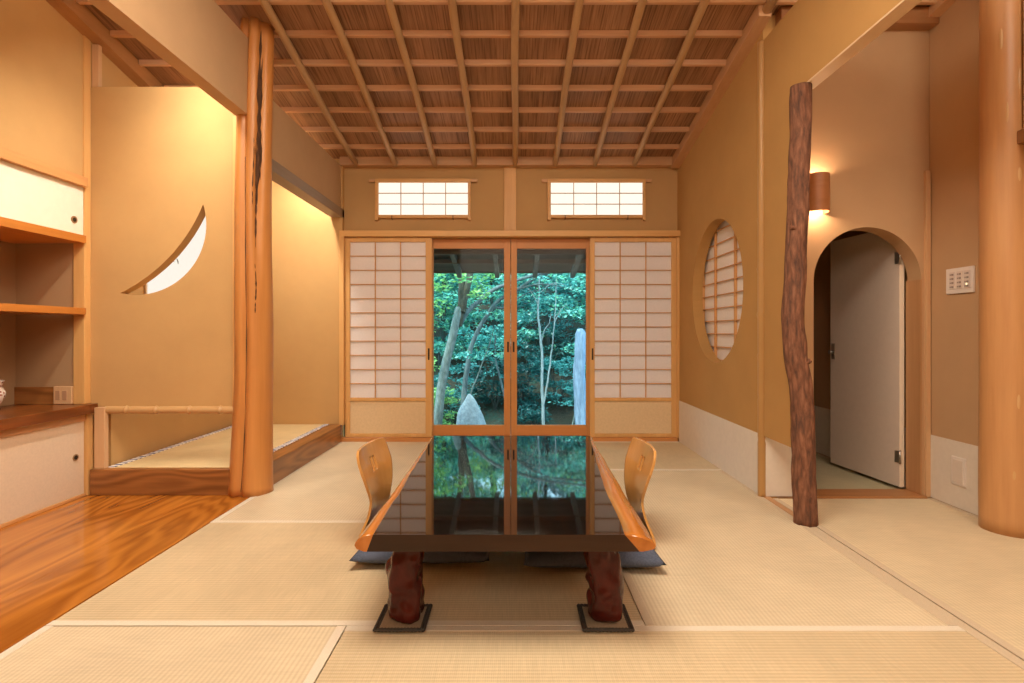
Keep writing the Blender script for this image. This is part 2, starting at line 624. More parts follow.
# room beyond the arch
struct(MB().box(1.51, 2.37, 4.98, 5.05, -.05, 2.5).build('wall_inner', M_ante))
struct(MB().box(1.535, 1.555, 3.16, 4.98, -.05, 2.5).build('wall_inner_left', M_ante))
struct(MB().box(1.51, 2.37, 3.165, 4.978, 2.36, 2.40).build('ceiling_inner', M_ante))
struct(MB().box(2.362, 2.373, 3.165, 4.97, .004, .36).build('baseboard_inner', M_dado), 'white dado in the room beyond the arch', 'dado')
mat(1.558, 2.36, 3.17, 4.97, 'y', 'greenish tatami mat in the room beyond the arch', m=tatami('green_rush', 'y', (.50, .44, .28), (.68, .62, .42)), hm=M_heri_tan, group=None)

# left side: hanging wall over the alcove edge, alcove walls
struct(MB().prism([(-1.7, 2.19), (3.09, 2.19), (3.09, 2.63), (-1.7, 2.63)], [], 'X', -1.61, -1.53).build('wall_hanging_left', M_plaster_grey))
struct(MB().prism([(3.20, 1.99), (4.655, 1.99), (4.655, 2.37), (3.20, 2.37)], [], 'X', -1.565, -1.488).build('wall_hanging_alcove', M_plaster_grey))
struct(MB().box(-1.575, -1.475, 3.20, 4.655, 1.925, 2.0, .005).build('trim_11', wood('grey_beam', (.22, .15, .10), (.34, .25, .18), 'y')), 'weathered grey-brown beam over the alcove opening', 'beam')
struct(MB().prism([(3.187, .0), (4.60, .0), (4.60, 2.37), (3.187, 2.37)], [], 'X', -2.519, -2.40).prism([(3.121, 2.371), (4.60, 2.371), (4.60, ceil_z(4.6) + .015), (3.121, ceil_z(3.121) + .015)], [], 'X', -2.519, -2.468).build('wall_alcove_left', M_plaster))
struct(MB().box(-2.52, -1.475, 4.60, 4.70, 0, 2.45).build('wall_alcove_back', M_plaster))
# moon wall
tipu, tipl = (-1.813, 1.686), (-2.297, 1.167)
o_arc = arc2(tipu, tipl, -.205, 36)
i_arc = arc2(tipl, tipu, .066, 36)
moon = o_arc + i_arc[1:-1]
struct(MB().prism([(-2.50, .505), (-1.60, .505), (-1.60, 2.37), (-2.50, 2.37)], [moon], 'Y', 3.12, 3.185).build('wall_moon', M_plaster), 'ochre plaster partition pierced by a crescent moon opening', 'wall')
# upper left plaster and the wall behind the cupboards
struct(MB().prism([(-1.7, 1.82), (3.07, 1.82), (3.07, ceil_z(3.07) + .015), (1.2, ceil_z(1.2) + .015), (-1.7, ceil_z(1.2) + .015)], [], 'X', -2.60, -2.475).build('wall_left', M_plaster))
struct(MB().box(-3.0, -2.87, -1.7, 3.10, -.05, 1.83).build('wall_cupboard_back', M_recess_shade))
struct(MB().box(-2.88, -2.53, 3.08, 3.13, .0, 1.83).build('wall_cupboard_end', M_recess_shade))
struct(MB().box(-2.88, -2.455, 1.0, 1.06, -.05, 1.83).build('wall_cupboard_near', M_plaster_grey))
struct(MB().box(-2.60, -2.475, -1.7, 1.0, -.05, 1.83).build('wall_left_near', M_plaster))
struct(MB().box(-2.87, -2.64, 3.072, 3.08, .525, .625, .002).build('baseboard_left', M_board_x), 'dark baseboard in the open shelf recess', 'baseboard')
struct(MB().box(-3.0, 2.5, -1.8, -1.7, -.05, 3.2).build('wall_rear', M_plaster))
struct(MB().box(-3.0, -2.52, 3.13, 4.79, -.05, 3.0).build('wall_outer', M_plaster))

# alcove platform
struct(MB().box(-2.41, -1.60, 3.19, 4.61, 0, .095).build('floor_alcove', M_board_y))
struct(MB().box(-2.44, -1.60, 3.075, 3.125, 0, .150, .006).build('sill_alcove_front', M_board_x), 'red-brown board fronting the raised alcove', 'sill')
struct(MB().box(-1.585, -1.475, 3.24, 4.585, -.0, .150, .006).build('sill_alcove_side', M_board_y), 'long red-brown sill along the side of the raised alcove', 'sill')


@reg
def heri_pattern(name):
    t = NT(name)
    v = t.coords()
    ck = t.n('ShaderNodeTexVoronoi')
    ck.inputs['Scale'].default_value = 30
    t.l(v, ck.inputs['Vector'])
    w = t.n('ShaderNodeTexWave', bands_direction='Y')
    w.inputs['Scale'].default_value = 7.5
    w.inputs['Distortion'].default_value = 1.0
    t.l(v, w.inputs['Vector'])
    f = t.mix(ck.outputs['Distance'], w.outputs['Fac'], .5)
    t.pbr(t.ramp(f, [(.40, (.06, .08, .22)), (.47, (.85, .80, .76))]), .8, None, .2)
    return t.m


mat(-2.385, -1.587, 3.126, 4.598, 'y', 'golden tatami mat with patterned borders inside the raised alcove', z=.147, th=.05, m=tatami('golden_rush', 'y', (.74, .54, .26), (.88, .70, .40)), hm=heri_pattern('patterned_border'), group=None, hw=.045)

# ceiling: boards, cross battens, round ribs, edge beam
@reg
def ceiling_board(name):
    t = NT(name)
    v = t.coords((1, .05, .05))
    a = t.noise(v, 55, 3, .6)
    b = t.noise(t.coords((1, .35, .35)), 6, 4, .6)
    v3 = t.coords((1 / .114, 1 / .2425, 0))
    fl_ = t.n('ShaderNodeVectorMath', operation='FLOOR')
    t.l(v3, fl_.inputs[0])
    wn = t.n('ShaderNodeTexWhiteNoise')
    t.l(fl_.outputs[0], wn.inputs['Vector'])
    fine = t.noise(t.coords((1, .02, .02)), 110, 2, .6)
    f = t.mix(a, b, .45)
    c = t.ramp(f, [(.25, (.22, .110, .055)), (.55, (.40, .215, .115)), (.8, (.58, .35, .20))])
    c = t.mix(c, t.ramp(wn.outputs['Value'], [(0, (.80, .77, .74)), (1, (1.12, 1.12, 1.12))]), 1, 'MULTIPLY')
    c = t.mix(c, t.ramp(fine, [(.34, (.55, .50, .46)), (.50, (1, 1, 1))]), 1, 'MULTIPLY')
    t.pbr(c, .5, t.bump(f, .2, .004), .4)
    return t.m


ceil = struct(MB().prism([(4.80, ceil_z(4.8)), (1.2, ceil_z(1.2)), (-1.8, ceil_z(1.2)), (-1.8, ceil_z(1.2) + .06), (1.2, ceil_z(1.2) + .06), (4.80, ceil_z(4.8) + .06)], [], 'X', -3.0, 2.5).build('ceiling', ceiling_board('cedar_ceiling_board')))
nrm = V((0, -.204, -1)).normalized()
y = 4.388
rng = random.Random(5)
k = 0
while y > -1.2:
    zz = ceil_z(y)
    hx = wood('batten_%d' % (k % 3), [(.56, .29, .145), (.60, .33, .18), (.52, .26, .125)][k % 3], [(.74, .44, .24), (.78, .50, .30), (.70, .40, .21)][k % 3], 'x')
    MB().box(-2.39, 2.36, y - .014, y + .014, zz - .030, zz + .006, .003, 1).build('batten', hx, ceil)
    y -= .2425
    k += 1
for k in range(-4, 4):
    X = .008 + .341 * k
    pts = []
    for i in range(24):
        yy = 4.60 - 5.6 * i / 23
        pts.append((X + .004 * math.sin(i * .9 + k), yy, ceil_z(yy) - .052 + .002 * math.sin(i * 1.7 + k)))
    rr = .0235
    MB().tube(pts, rr, 12, fn=lambda t, a, p: 1 + .05 * noise.noise(V((p.x * 5, p.y * 3, a)))).build('rib', M_rib, ceil)
# edge beam along the right wall, and along the alcove's left wall
MB().prism([(4.60, ceil_z(4.60) - .085), (2.95, ceil_z(2.95) - .085), (2.95, ceil_z(2.95) - .005), (4.60, ceil_z(4.6) - .005)], [], 'X', 1.35, 1.42).build('edge_beam', M_pale_y, ceil)
MB().tube([(1.395, yy, ceil_z(yy) - .05) for yy in (2.97, 2.4, 1.8, 1.2)], .026, 12).build('rib', M_rib, ceil)
MB().prism([(4.60, ceil_z(4.60) - .10), (-1.0, ceil_z(1.2) - .10), (-1.0, ceil_z(1.2) - .005), (1.2, ceil_z(1.2) - .005), (4.60, ceil_z(4.6) - .005)] if False else [(4.60, ceil_z(4.60) - .10), (1.2, ceil_z(1.2) - .10), (1.2, ceil_z(1.2) - .005), (4.60, ceil_z(4.6) - .005)], [], 'X', -2.474, -2.39).build('edge_beam', wood('brown_edge_beam', (.34, .16, .06), (.50, .27, .12), 'y'), ceil)

# ================================================================== POSTS AND RAILS
# alcove post: peeled natural log with lobes and a bark groove
t = thing('alcove_post', (-1.505, 3.15, 0), 'peeled natural log post with deep grooves at the alcove corner', 'post')
def lobes(u, a, p):
    # a = 0 at +X (right); camera side is -Y
    g1 = math.exp(-((math.sin((a - g_ang(u)) / 2)) / .085) ** 2)
    g2 = math.exp(-((math.sin((a + .80 - .06 * math.sin(u * 9)) / 2)) / .11) ** 2) * min(1, max(0, (u - .42) * 5))
    r = 1.03 - .24 * g1 - .20 * g2
    r += .05 * math.cos(2 * a + .6) + .035 * math.cos(3 * a - 1.2 + u)
    r += .05 * noise.noise(V((math.cos(a) * 1.6, math.sin(a) * 1.6, u * 6)))
    return r
def g_ang(u):
    return -PI / 2 - .10 + .10 * math.sin(u * 5)
def post_axis(u):
    return -1.553 + .034 * u + .008 * math.sin(u * 7)
def post_rad(u):
    return .104 - .014 * u + .016 * math.exp(-u * 12)
pts, rd = [], []
N = 60
PH = 2.745
for i in range(N + 1):
    u = i / N
    pts.append((post_axis(u), 3.15, u * PH))
    rd.append(post_rad(u))
MB().tube(pts, rd, 96, fn=lobes).build('trunk', wood('peeled_log', (.44, .155, .035), (.74, .34, .10), 'z', rough=.36, big=6, fine=26, bump=.12), t)
# dark bark left in the groove of the upper half: irregular strips
bk = bark('dark_bark', [(.035, .018, .012), (.11, .05, .025), (.26, .12, .05)], (34, 34, 7), 1.0)
rg0 = random.Random(4)
for (da, z0_, z1_, w_) in ((-.80, 1.66, 2.70, .021), (-.92, 1.40, 2.05, .010), (-.66, 1.80, 2.55, .009), (-.98, 1.0, 1.36, .006), (-1.10, 1.60, 2.10, .005)):
    pp, rr = [], []
    for i in range(41):
        q = i / 40
        z = z0_ + (z1_ - z0_) * q
        u = z / PH
        a = da + .03 * math.sin(q * 7 + da * 9)
        R = post_rad(u) * lobes(u, a, V((0, 0, z)))
        pp.append((post_axis(u) + (R - .002) * math.cos(a), 3.15 + (R - .002) * math.sin(a), z))
        rr.append(max(.0006, w_ * math.sin(PI * q) ** .5 * (.65 + .7 * noise.noise(V((q * 14, da, 0))))))
    MB().tube(pp, rr, 8).build('bark_strip', bk, t)
# cleft line
pp, rr = [], []
for i in range(61):
    u = .01 + .70 * i / 60
    a = g_ang(u)
    R = post_rad(u) * lobes(u, a, V((0, 0, 0)))
    pp.append((post_axis(u) + R * math.cos(a), 3.15 + R * math.sin(a), u * PH))
    rr.append(.0008 + .0032 * max(0, .5 + noise.noise(V((i * .17, 2, 0)))))
MB().tube(pp, rr, 6).build('cleft_shade', M_shadowgap, t)  # dark thread laid in the groove to paint its shade

o = MB().box(-1.632, -1.598, 3.10, 3.19, .505, 2.19, .003).build('trim_12', M_gold_z)
struct(o, 'narrow jamb strip between moon wall and log post', 'jamb')

# corner post left of the moon wall
o = MB().box(-2.53, -2.465, 3.07, 3.118, .525, 2.72, .004).build('corner_post', M_gold_z)
tag(at_base(o), 'square golden timber post at the end of the open shelves', 'post')
o = MB().box(-2.53, -2.450, 3.072, 3.118, 0, .472, .004).build('stub_post', M_gold_z)
tag(at_base(o), 'short timber post under the counter end by the cupboard', 'post')
o = MB().box(-2.422, -2.362, 3.085, 3.1185, .150, .504, .004).build('pale_stile', M_pale_z)
tag(at_base(o), 'pale timber stile below the moon wall, left end of bamboo rail', 'post')
o = MB().box(-2.465, -2.425, 3.122, 3.15, 2.372, 2.62, .003).build('pale_batten', M_pale_z)
tag(at_base(o), 'short pale batten above the top left of the moon wall', 'batten')


def bamboo(pts, r, name, label, m, node_at):
    """bamboo cane with swollen joints"""
    P0, P1 = V(pts[0]), V(pts[1])
    n = 120
    L = (P1 - P0).length
    pp, rr = [], []
    for i in range(n + 1):
        u = i / n
        pp.append(P0.lerp(P1, u))
        q = r
        for c in node_at:
            q += r * .22 * math.exp(-((u - c) * L / .006) ** 2) - r * .12 * math.exp(-((u - c - .016 / L) * L / .006) ** 2)
        rr.append(q)
    o = MB().tube(pp, rr, 16).build(name, m)
    return o


o = bamboo([(-2.378, 3.115, .486), (-1.60, 3.115, .486)], .0215, 'bamboo_rail', '', M_bamboo_x, [.16, .38, .63, .86])
tag(at_base(o), 'horizontal bamboo cane along the bottom of the moon wall', 'bamboo rail')
o = bamboo([(1.418, 3.062, 0), (1.418, 3.062, 2.60)], .022, 'bamboo_pole', '', M_bamboo, [.03, .12, .21, .31, .40, .50, .61, .72, .85])
tag(at_base(o), 'slim vertical bamboo pole on the right wall beyond the log post', 'bamboo pole')

# bark covered log post on the right
ctl = [(1.389, 0, .055), (1.380, .25, .053), (1.376, .45, .053), (1.366, .66, .052), (1.338, .84, .053), (1.325, 1.0, .050), (1.338, 1.25, .048), (1.352, 1.6, .048), (1.364, 2.0, .049), (1.366, 2.17, .048)]
def interp(tab, z):
    for a, b in zip(tab[:-1], tab[1:]):
        if a[1] <= z <= b[1]:
            u = (z - a[1]) / (b[1] - a[1])
            u = u * u * (3 - 2 * u)
            return a[0] + (b[0] - a[0]) * u, a[2] + (b[2] - a[2]) * u
    return tab[-1][0], tab[-1][2]
pts, rd = [], []
for i in range(91):
    z = 2.147 * i / 90
    x, r = interp(ctl, z)
    pts.append((x + .045, 2.63, z))
    rd.append(r)
t = thing('log_post', (1.44, 2.63, 0), 'crooked log post with rough reddish bark at the passage', 'post')
MB().tube(pts, rd, 40, fn=lambda u, a, p: 1 + .09 * noise.noise(V((math.cos(a) * 2.2, math.sin(a) * 2.2, p.z * 6))) + .05 * noise.noise(V((math.cos(a) * 6, math.sin(a) * 6, p.z * 16)))).build('trunk', bark('red_bark', [(.06, .035, .03), (.19, .085, .05), (.34, .155, .09), (.50, .29, .19)], (26, 26, 6), 1.0), t)
for (dx, z, r) in ((.046, .80, .016), (-.044, 1.45, .013)):
    x, rr = interp(ctl, z)
    c = V((x + .045 + dx, 2.60, z))
    kn = MB()
    kn.tube([c + V((-dx * .4, 0, -.01)), c + V((dx * .05, -.004, .0)), c + V((dx * .16, -.006, .004))], [r, r * .8, r * .45], 10)
    kn.build('branch_stub', bark('red_bark', []), t)

# big peeled round post at the right
t = thing('round_post', (2.358, 2.54, 0), 'thick smooth peeled cedar post with oval knots at the far right', 'post')
pts = [(2.352 - .036 * i / 40, 2.54, ceil_z(2.54) * i / 40) for i in range(41)]
MB().tube(pts, [.112 - .030 * i / 40 for i in range(41)], 48, fn=lambda u, a, p: 1 + .03 * noise.noise(V((math.cos(a) * 1.5, math.sin(a) * 1.5, p.z * 2)))).build('trunk', wood('smooth_cedar_post', (.44, .20, .075), (.70, .385, .165), 'z', rough=.42, big=5, fine=40, bump=.03), t)
for (ang, z, w, h) in ((-2.15, .28, .014, .045), (-1.95, .62, .007, .035), (-1.75, 1.66, .009, .035), (-2.2, 1.95, .007, .06), (-1.65, 2.1, .008, .05), (-2.4, 2.3, .007, .05)):
    kn = MB()
    R = .112 - .030 * z / 2.85
    def f(u, v, ang=ang, z=z, w=w, h=h, R=R):
        a = (u - .5) * 2
        b = v * 2 * PI
        rr = u
        da = w * rr * math.cos(b) / R
        return V((2.352 - .036 * z / 2.85 + (R + .0022 - .003 * u * u) * math.cos(ang + da), 2.54 + (R + .0022 - .003 * u * u) * math.sin(ang + da), z + h * rr * math.sin(b)))
    kn.grid(f, 4, 16)
    bmesh.ops.remove_doubles(kn.bm, verts=kn.bm.verts, dist=.0005)
    kn.build('knot', wood('knot_wood', (.50, .27, .11), (.72, .46, .22), 'z'), t)
struct(MB().box(2.322, 2.371, -1.69, 2.44, 1.86, 3.10).build('wall_hanging_side', M_ante))
o = MB().box(2.302, 2.371, -1.69, 2.45, 1.80, 1.86, .004).build('trim_13', wood('dark_rail', (.24, .11, .05), (.40, .20, .09), 'y'))
struct(o, 'timber rail end beside the thick round post', 'rail')

# ================================================================== PAPER SCREENS, GLASS DOORS, TRANSOMS
def shoji(x0, x1, px0, px1, handle_x, label):
    t = thing('paper_screen', ((x0 + x1) / 2, 4.615, .036), label, 'sliding screen', 'sliding paper screens beside the glass doors')
    ya, yb = 4.598, 4.63
    zt, zb = 1.752, .037
    f = MB()
    f.box(x0, px0, ya, yb, zb, zt, .003)
    f.box(px1, x1, ya, yb, zb, zt, .003)
    f.box(px0, px1, ya, yb, 1.716, zt, .003)
    f.box(px0, px1, ya, yb, zb, .066, .003)
    f.box(px0, px1, ya, yb, .346, .374, .003)
    f.build('screen_frame', M_gold_z, t)
    MB().box(px0 - .004, px1 + .004, 4.619, 4.6205, .37, 1.72).build('paper', M_shoji_paper, t)
    la = MB()
    for i in (1, 2):
        x = px0 + (px1 - px0) * i / 3
        la.box(x - .0038, x + .0038, 4.602, 4.6185, .37, 1.72, .001, 1)
    for i in range(1, 11):
        z = 1.716 - (1.716 - .374) * i / 11
        la.box(px0, px1, 4.603, 4.6185, z - .0032, z + .0032, .001, 1)
    la.build('lattice', wood('lattice_cedar', (.55, .27, .10), (.72, .42, .18), 'x'), t)
    MB().box(px0 - .003, px1 + .003, 4.612, 4.622, .06, .35).build('lower_panel', flat('cream_panel_paper', (.74, .56, .34), .8, var=.05, nscale=60), t)
    MB().box(handle_x - .007, handle_x + .007, 4.595, 4.600, .70, .80, .002).build('finger_pull', M_dark, t)
    return t


shoji(-1.451, -.706, -1.412, -.760, -.733, 'tall paper screen with cream base panel left of the glass doors')
shoji(.655, 1.398, .694, 1.356, .675, 'tall paper screen with cream base panel right of the glass doors')


def gdoor(x0, x1, g0, g1, pull, ya, label):
    t = thing('glass_door', ((x0 + x1) / 2, ya + .015, .036), label, 'glass door', 'sliding glass doors to the garden')
    yb = ya + .032
    f = MB()
    f.box(x0, g0, ya, yb, .037, 1.752, .003).build('stile', M_door_z, t)
    MB().box(g1, x1, ya, yb, .037, 1.752, .003).build('stile', M_door_z, t)
    MB().box(g0, g1, ya, yb, .037, .128, .003).build('rail', M_door_x, t)
    MB().box(g0, g1, ya, yb, 1.667, 1.752, .003).build('rail', M_door_x, t)
    MB().box(g0 - .004, g1 + .004, ya + .014, ya + .018, .124, 1.671).build('pane', M_glass, t)
    MB().box(pull - .008, pull + .008, ya - .002, ya + .003, .765, .855, .002).build('finger_pull', M_dark, t)


gdoor(-.760, -.030, -.703, -.087, -.052, 4.662, 'left glass sliding door with leaning trunk and pale rock behind')
gdoor(-.026, .672, .026, .629, -.003, 4.662, 'right glass sliding door with twin slender stems behind')


def transom(a, b, ra, rb, label):
    """paper sash hung from a rail in front of the opening"""
    t = thing('transom_sash', ((a + b) / 2, 4.63, 1.91), label, 'transom window', 'hanging paper transom sashes')
    MB().box(ra, rb, 4.618, 4.640, 2.236, 2.262, .003).build('hanging_rail', M_pale_x, t)
    f = MB()
    f.box(a - .028, a, 4.612, 4.644, 1.905, 2.262, .003)
    f.box(b, b + .024, 4.612, 4.644, 1.905, 2.262, .003)
    f.box(a, b, 4.616, 4.644, 1.925, 1.952, .003)
    f.box(a, b, 4.614, 4.644, 2.232, 2.264, .003)
    f.build('sash_frame', M_gold_x, t)
    la = MB()
    for i in (1, 2, 3):
        x = a + (b - a) * i / 4
        la.box(x - .003, x + .003, 4.624, 4.634, 1.95, 2.234)
    for i in (1, 2):
        z = 1.952 + (2.234 - 1.952) * i / 3
        la.box(a, b, 4.623, 4.634, z - .003, z + .003)
    la.build('lattice', M_pale_x, t)
    MB().box(a - .003, b + .003, 4.636, 4.638, 1.948, 2.238).build('paper', M_lit_paper, t)
    for q in (.155, .835):
        hk = MB()
        x = a + (b - a) * q
        hk.tube([(x, 4.65, 1.915), (x, 4.606, 1.915), (x, 4.604, 1.945)], .003, 8)
        hk.build('hook', M_dark, t)


transom(-1.172, -.398, -1.254, -.316, 'glowing paper transom sash above the left paper screen')
transom(.318, 1.112, .240, 1.190, 'glowing paper transom sash above the right paper screen')

# round window: lattice and paper behind the circular hole
t = struct(thing('window_1', (1.50, 3.75, .74), 'round plastered wall opening with paper lattice behind', 'round window'))
MB().box(1.522, 1.524, 3.22, 4.28, .70, 1.79).build('paper', paper('round_window_paper', (.96, .90, .86), .10), t)
la = MB()
for yy in (3.29, 3.65, 4.01):
    la.box(1.502, 1.520, yy - .0065, yy + .0065, .70, 1.79, .001, 1)
for i in range(11):
    z = .735 + i * .0955
    la.box(1.506, 1.520, 3.22, 4.28, z - .0032, z + .0032, .001, 1)
la.build('lattice', M_cedar_z, t)
f = MB()
f.box(1.503, 1.53, 3.20, 3.235, .69, 1.80)
f.box(1.503, 1.53, 4.265, 4.30, .69, 1.80)
f.box(1.503, 1.53, 3.235, 4.265, .69, .715)
f.box(1.503, 1.53, 3.235, 4.265, 1.775, 1.80)
f.build('window_frame', M_cedar_z, t)

# paper window, its brightness put in by emission, on the alcove's left wall, glimpsed through the moon
t = struct(thing('window_2', (-2.40, 3.83, 1.05), 'bright paper window in the alcove seen through the moon', 'window'))
MB().box(-2.399, -2.396, 3.485, 4.25, 1.05, 1.95).build('paper', lit('alcove_glow_paper', (1.0, .92, .80), 1.1), t)
f = MB()
f.box(-2.40, -2.388, 3.47, 3.485, 1.035, 1.965)
f.box(-2.40, -2.388, 4.25, 4.265, 1.035, 1.965)
f.box(-2.40, -2.388, 3.485, 4.25, 1.035, 1.05)
f.box(-2.40, -2.388, 3.485, 4.25, 1.95, 1.965)
f.build('window_frame', M_fusuma_warm, t)
br = MB()
for (y0, z0, y1, z1) in ((3.72, 1.44, 3.79, 1.50), (3.76, 1.475, 3.745, 1.52), (3.79, 1.50, 3.83, 1.49), (3.735, 1.455, 3.77, 1.435), (3.80, 1.46, 3.815, 1.425)):
    br.tube([(-2.3945, y0, z0), (-2.3945, (y0 + y1) / 2 + .004, (z0 + z1) / 2), (-2.3945, y1, z1)], [.003, .005, .002], 6)
br.build('painted_sprig', flat('ink_grey', (.30, .28, .22), .9), t)

# ================================================================== LEFT CUPBOARDS AND SHELVES
FX = -2.452
t = thing('upper_cupboard', (-2.66, 2.05, 1.492), 'white wall cupboard with round pull above the open shelves', 'cupboard')
MB().box(-2.868, -2.50, 1.065, 3.068, 1.492, 1.50).build('cabinet_base', M_cedar_y, t)
f = MB()
f.box(-2.50, FX + .012, 1.065, 3.068, 1.768, 1.822, .003)
f.build('top_rail', M_gold_x if False else M_cedar_y, t)
for i, (a, b) in enumerate(((1.07, 2.045), (2.04, 3.066))):
    d = MB().box(-2.482 - .012 * (1 - i), -2.468 - .012 * (1 - i), a, b, 1.494, 1.768, .002).build('door', flat('bright_door_paper', (.86, .80, .68), .85, var=.02), t)
    yy = 3.0 if i else 1.16
    p = MB()
    xx = -2.468 - .012 * (1 - i)
    p.tube([(xx - .001, yy, 1.570), (xx + .004, yy, 1.570)], .0205, 24)
    p.build('finger_pull', M_brass, d)
    MB().tube([(xx + .0035, yy, 1.570), (xx + .0046, yy, 1.570)], .0120, 24).build('pull_recess', M_dark, d)

o = MB().box(-2.868, FX, 1.065, 3.068, 1.447, 1.492, .003).build('shelf_board', M_shelf_y)
tag(at_base(o), 'upper orange shelf board directly under the white cupboard', 'shelf')
o = MB().box(-2.868, FX, 1.065, 3.068, 1.040, 1.078, .003).build('shelf_board', M_shelf_y)
tag(at_base(o), 'middle orange shelf board between cupboard and counter', 'shelf')
o = MB().box(-2.868, -2.424, 1.065, 3.069, .472, .525, .004).box(-2.529, -2.424, 3.060, 3.117, .473, .5245, .002).build('counter_top', M_counter)
tag(at_base(o), 'thick red-brown counter top over the low cupboard', 'counter')

t = thing('low_cupboard', (-2.66, 2.05, 0), 'low cream-doored cupboard standing on the timber floor', 'cupboard')
f = MB()
f.box(-2.868, -2.495, 1.065, 3.068, .0, .03)
f.box(-2.50, FX - .004, 1.065, 3.068, .0, .016, .002)
f.build('cabinet_base', M_cedar_y, t)
MB().box(-2.50, FX - .004, 1.065, 3.068, .432, .472, .002).build('top_rail', M_pale_y, t)
for i, (a, b) in enumerate(((1.07, 2.045), (2.04, 3.066))):
    xx = -2.464 - .014 * (1 - i)
    d = MB().box(xx - .014, xx, a, b, .016, .432, .002).build('door', flat('cream_door_cloth', (.74, .60, .45), .85, var=.04, nscale=90, bump=.05), t)
    yy = 3.005 if i else 1.16
    MB().tube([(xx - .001, yy, .235), (xx + .004, yy, .235)], .0185, 20).build('finger_pull', M_brass, d)
    MB().tube([(xx + .0035, yy, .235), (xx + .0046, yy, .235)], .0120, 20).build('pull_recess', M_dark, d)

# outlet block in the recess
t = thing('outlet_plate', (-2.585, 3.075, .525), 'pale wooden outlet block at the back of the counter', 'outlet')
MB().box(-2.635, -2.532, 3.060, 3.079, .527, .628, .003).build('plate', M_pale_z, t)
s = MB()
for xx in (-2.610, -2.570):
    s.box(xx - .013, xx + .013, 3.058, 3.062, .550, .605, .002)
s.build('socket', wood('outlet_face', (.40, .22, .12), (.5, .3, .18), 'z'), t)


@reg
def porcelain(name):
    t = NT(name)
    v = t.coords()
    vo = t.n('ShaderNodeTexVoronoi')
    vo.inputs['Scale'].default_value = 55
    t.l(v, vo.inputs['Vector'])
    n2 = t.noise(v, 38, 4, .6)
    f = t.mix(vo.outputs['Distance'], n2, .5)
    c = t.ramp(f, [(.30, (.20, .06, .05)), (.40, (.55, .26, .20)), (.47, (.85, .78, .72))])
    t.pbr(c, .2, None, .5, .3)
    return t.m


t = thing('porcelain_jar', (-2.742, 2.80, .525), 'small floral porcelain jar on the counter at the far left', 'jar')
MB().lathe([(.030, 0), (.034, .006), (.033, .022), (.046, .045), (.060, .075), (.062, .095), (.052, .118), (.046, .128), (.050, .146), (.056, .158), (.053, .160), (.043, .135), (.03, .1), (.02, .03)], (-2.742, 2.80, .525), 40).build('jar_body', porcelain('floral_porcelain'), t)
MB().lathe([(.036, 0), (.040, .004), (.040, .016), (.034, .020)], (-2.742, 2.80, .525), 32).build('foot_ring', flat('dark_foot', (.10, .05, .05), .4), t)

# ================================================================== TABLE
t = thing('low_table', (-.03, 2.28, 0), 'black lacquer low table with orange live-edge sides', 'table')
NS = 48
Y0, Y1 = 1.583, 3.09
ZT, ZB = .340, .290
def edge(u):
    """left/right x of: top black edge, outer lip, black bottom edge"""
    nl = .006 * noise.noise(V((0, u * 5, 0))) + .0025 * noise.noise(V((3, u * 22, 0)))
    nr = .006 * noise.noise(V((7, u * 5, 0))) + .0025 * noise.noise(V((9, u * 22, 0)))
    lt = -.417 - .045 * u + nl
    rt = .328 + .111 * u + nr - .014 * math.sin(PI * u)
    lo = -.472 - .004 * u + nl * .8
    ro = .420 + .037 * u + nr * .8
    lb = -.436 - .020 * u + nl
    rb = .372 + .063 * u + nr
    return lt, rt, lo, ro, lb, rb
body, le, re_ = MB(), MB(), MB()
rb_, rl, rr_ = [], [], []
for i in range(NS + 1):
    u = i / NS
    yy = Y0 + (Y1 - Y0) * u
    lt, rt, lo, ro, lb, rb = edge(u)
    rb_.append([body.bm.verts.new((x, yy, z)) for x, z in ((lt, ZT), (rt, ZT), (rb, ZB), (lb, ZB))])
    w = .0
    L = [(lt, ZT), ((lt + lo) / 2 - .004, ZT - .006), (lo + .003, ZT - .022), (lo, ZT - .032), (lo + .006, ZB + .008), (lb - .008, ZB), (lb, ZB)]
    R = [(rt, ZT), ((rt + ro) / 2 + .006, ZT - .010), (ro - .004, ZT - .026), (ro, ZT - .035), (ro - .006, ZB + .007), (rb + .01, ZB), (rb, ZB)]
    rl.append([le.bm.verts.new((x, yy, z)) for x, z in L])
    rr_.append([re_.bm.verts.new((x, yy, z)) for x, z in R])
for mb, rings, sm in ((body, rb_, False), (le, rl, True), (re_, rr_, True)):
    for i in range(NS):
        n = len(rings[i])
        for k in range(n):
            fc = mb.bm.faces.new((rings[i][k], rings[i][(k + 1) % n], rings[i + 1][(k + 1) % n], rings[i + 1][k]))
            fc.smooth = sm and k < n - 1
    mb.bm.faces.new(rings[0])
    mb.bm.faces.new(rings[-1][::-1])
lac = NT('black_lacquer')
lv = lac.coords((1, .05, 1))
ln = lac.noise(lv, 30, 4)
lac.pbr(lac.ramp(ln, [(.3, (.006, .003, .002)), (.8, (.016, .007, .004))]), .03, None, .5, .35)
tt_ = body.build('table_top', lac.m, t)
tt_.data.materials.append(wood('dark_lacquer_face', (.020, .010, .006), (.060, .030, .016), 'x', rough=.35, fine=50, spec=.3))
for p_ in tt_.data.polygons:
    if abs(p_.normal.y) > .8:
        p_.material_index = 1
edge_m = wood('live_edge_lacquer', (.36, .105, .014), (.66, .25, .045), 'y', rough=.18, big=9, fine=35, coat=.4, bump=.03)
le.build('live_edge', edge_m, t)
re_.build('live_edge', edge_m, t)
leg_m = bark('maroon_lacquer', [(.035, .006, .004), (.085, .013, .009), (.15, .026, .016)], (9, 9, 7), .25, .10)
PADS = []
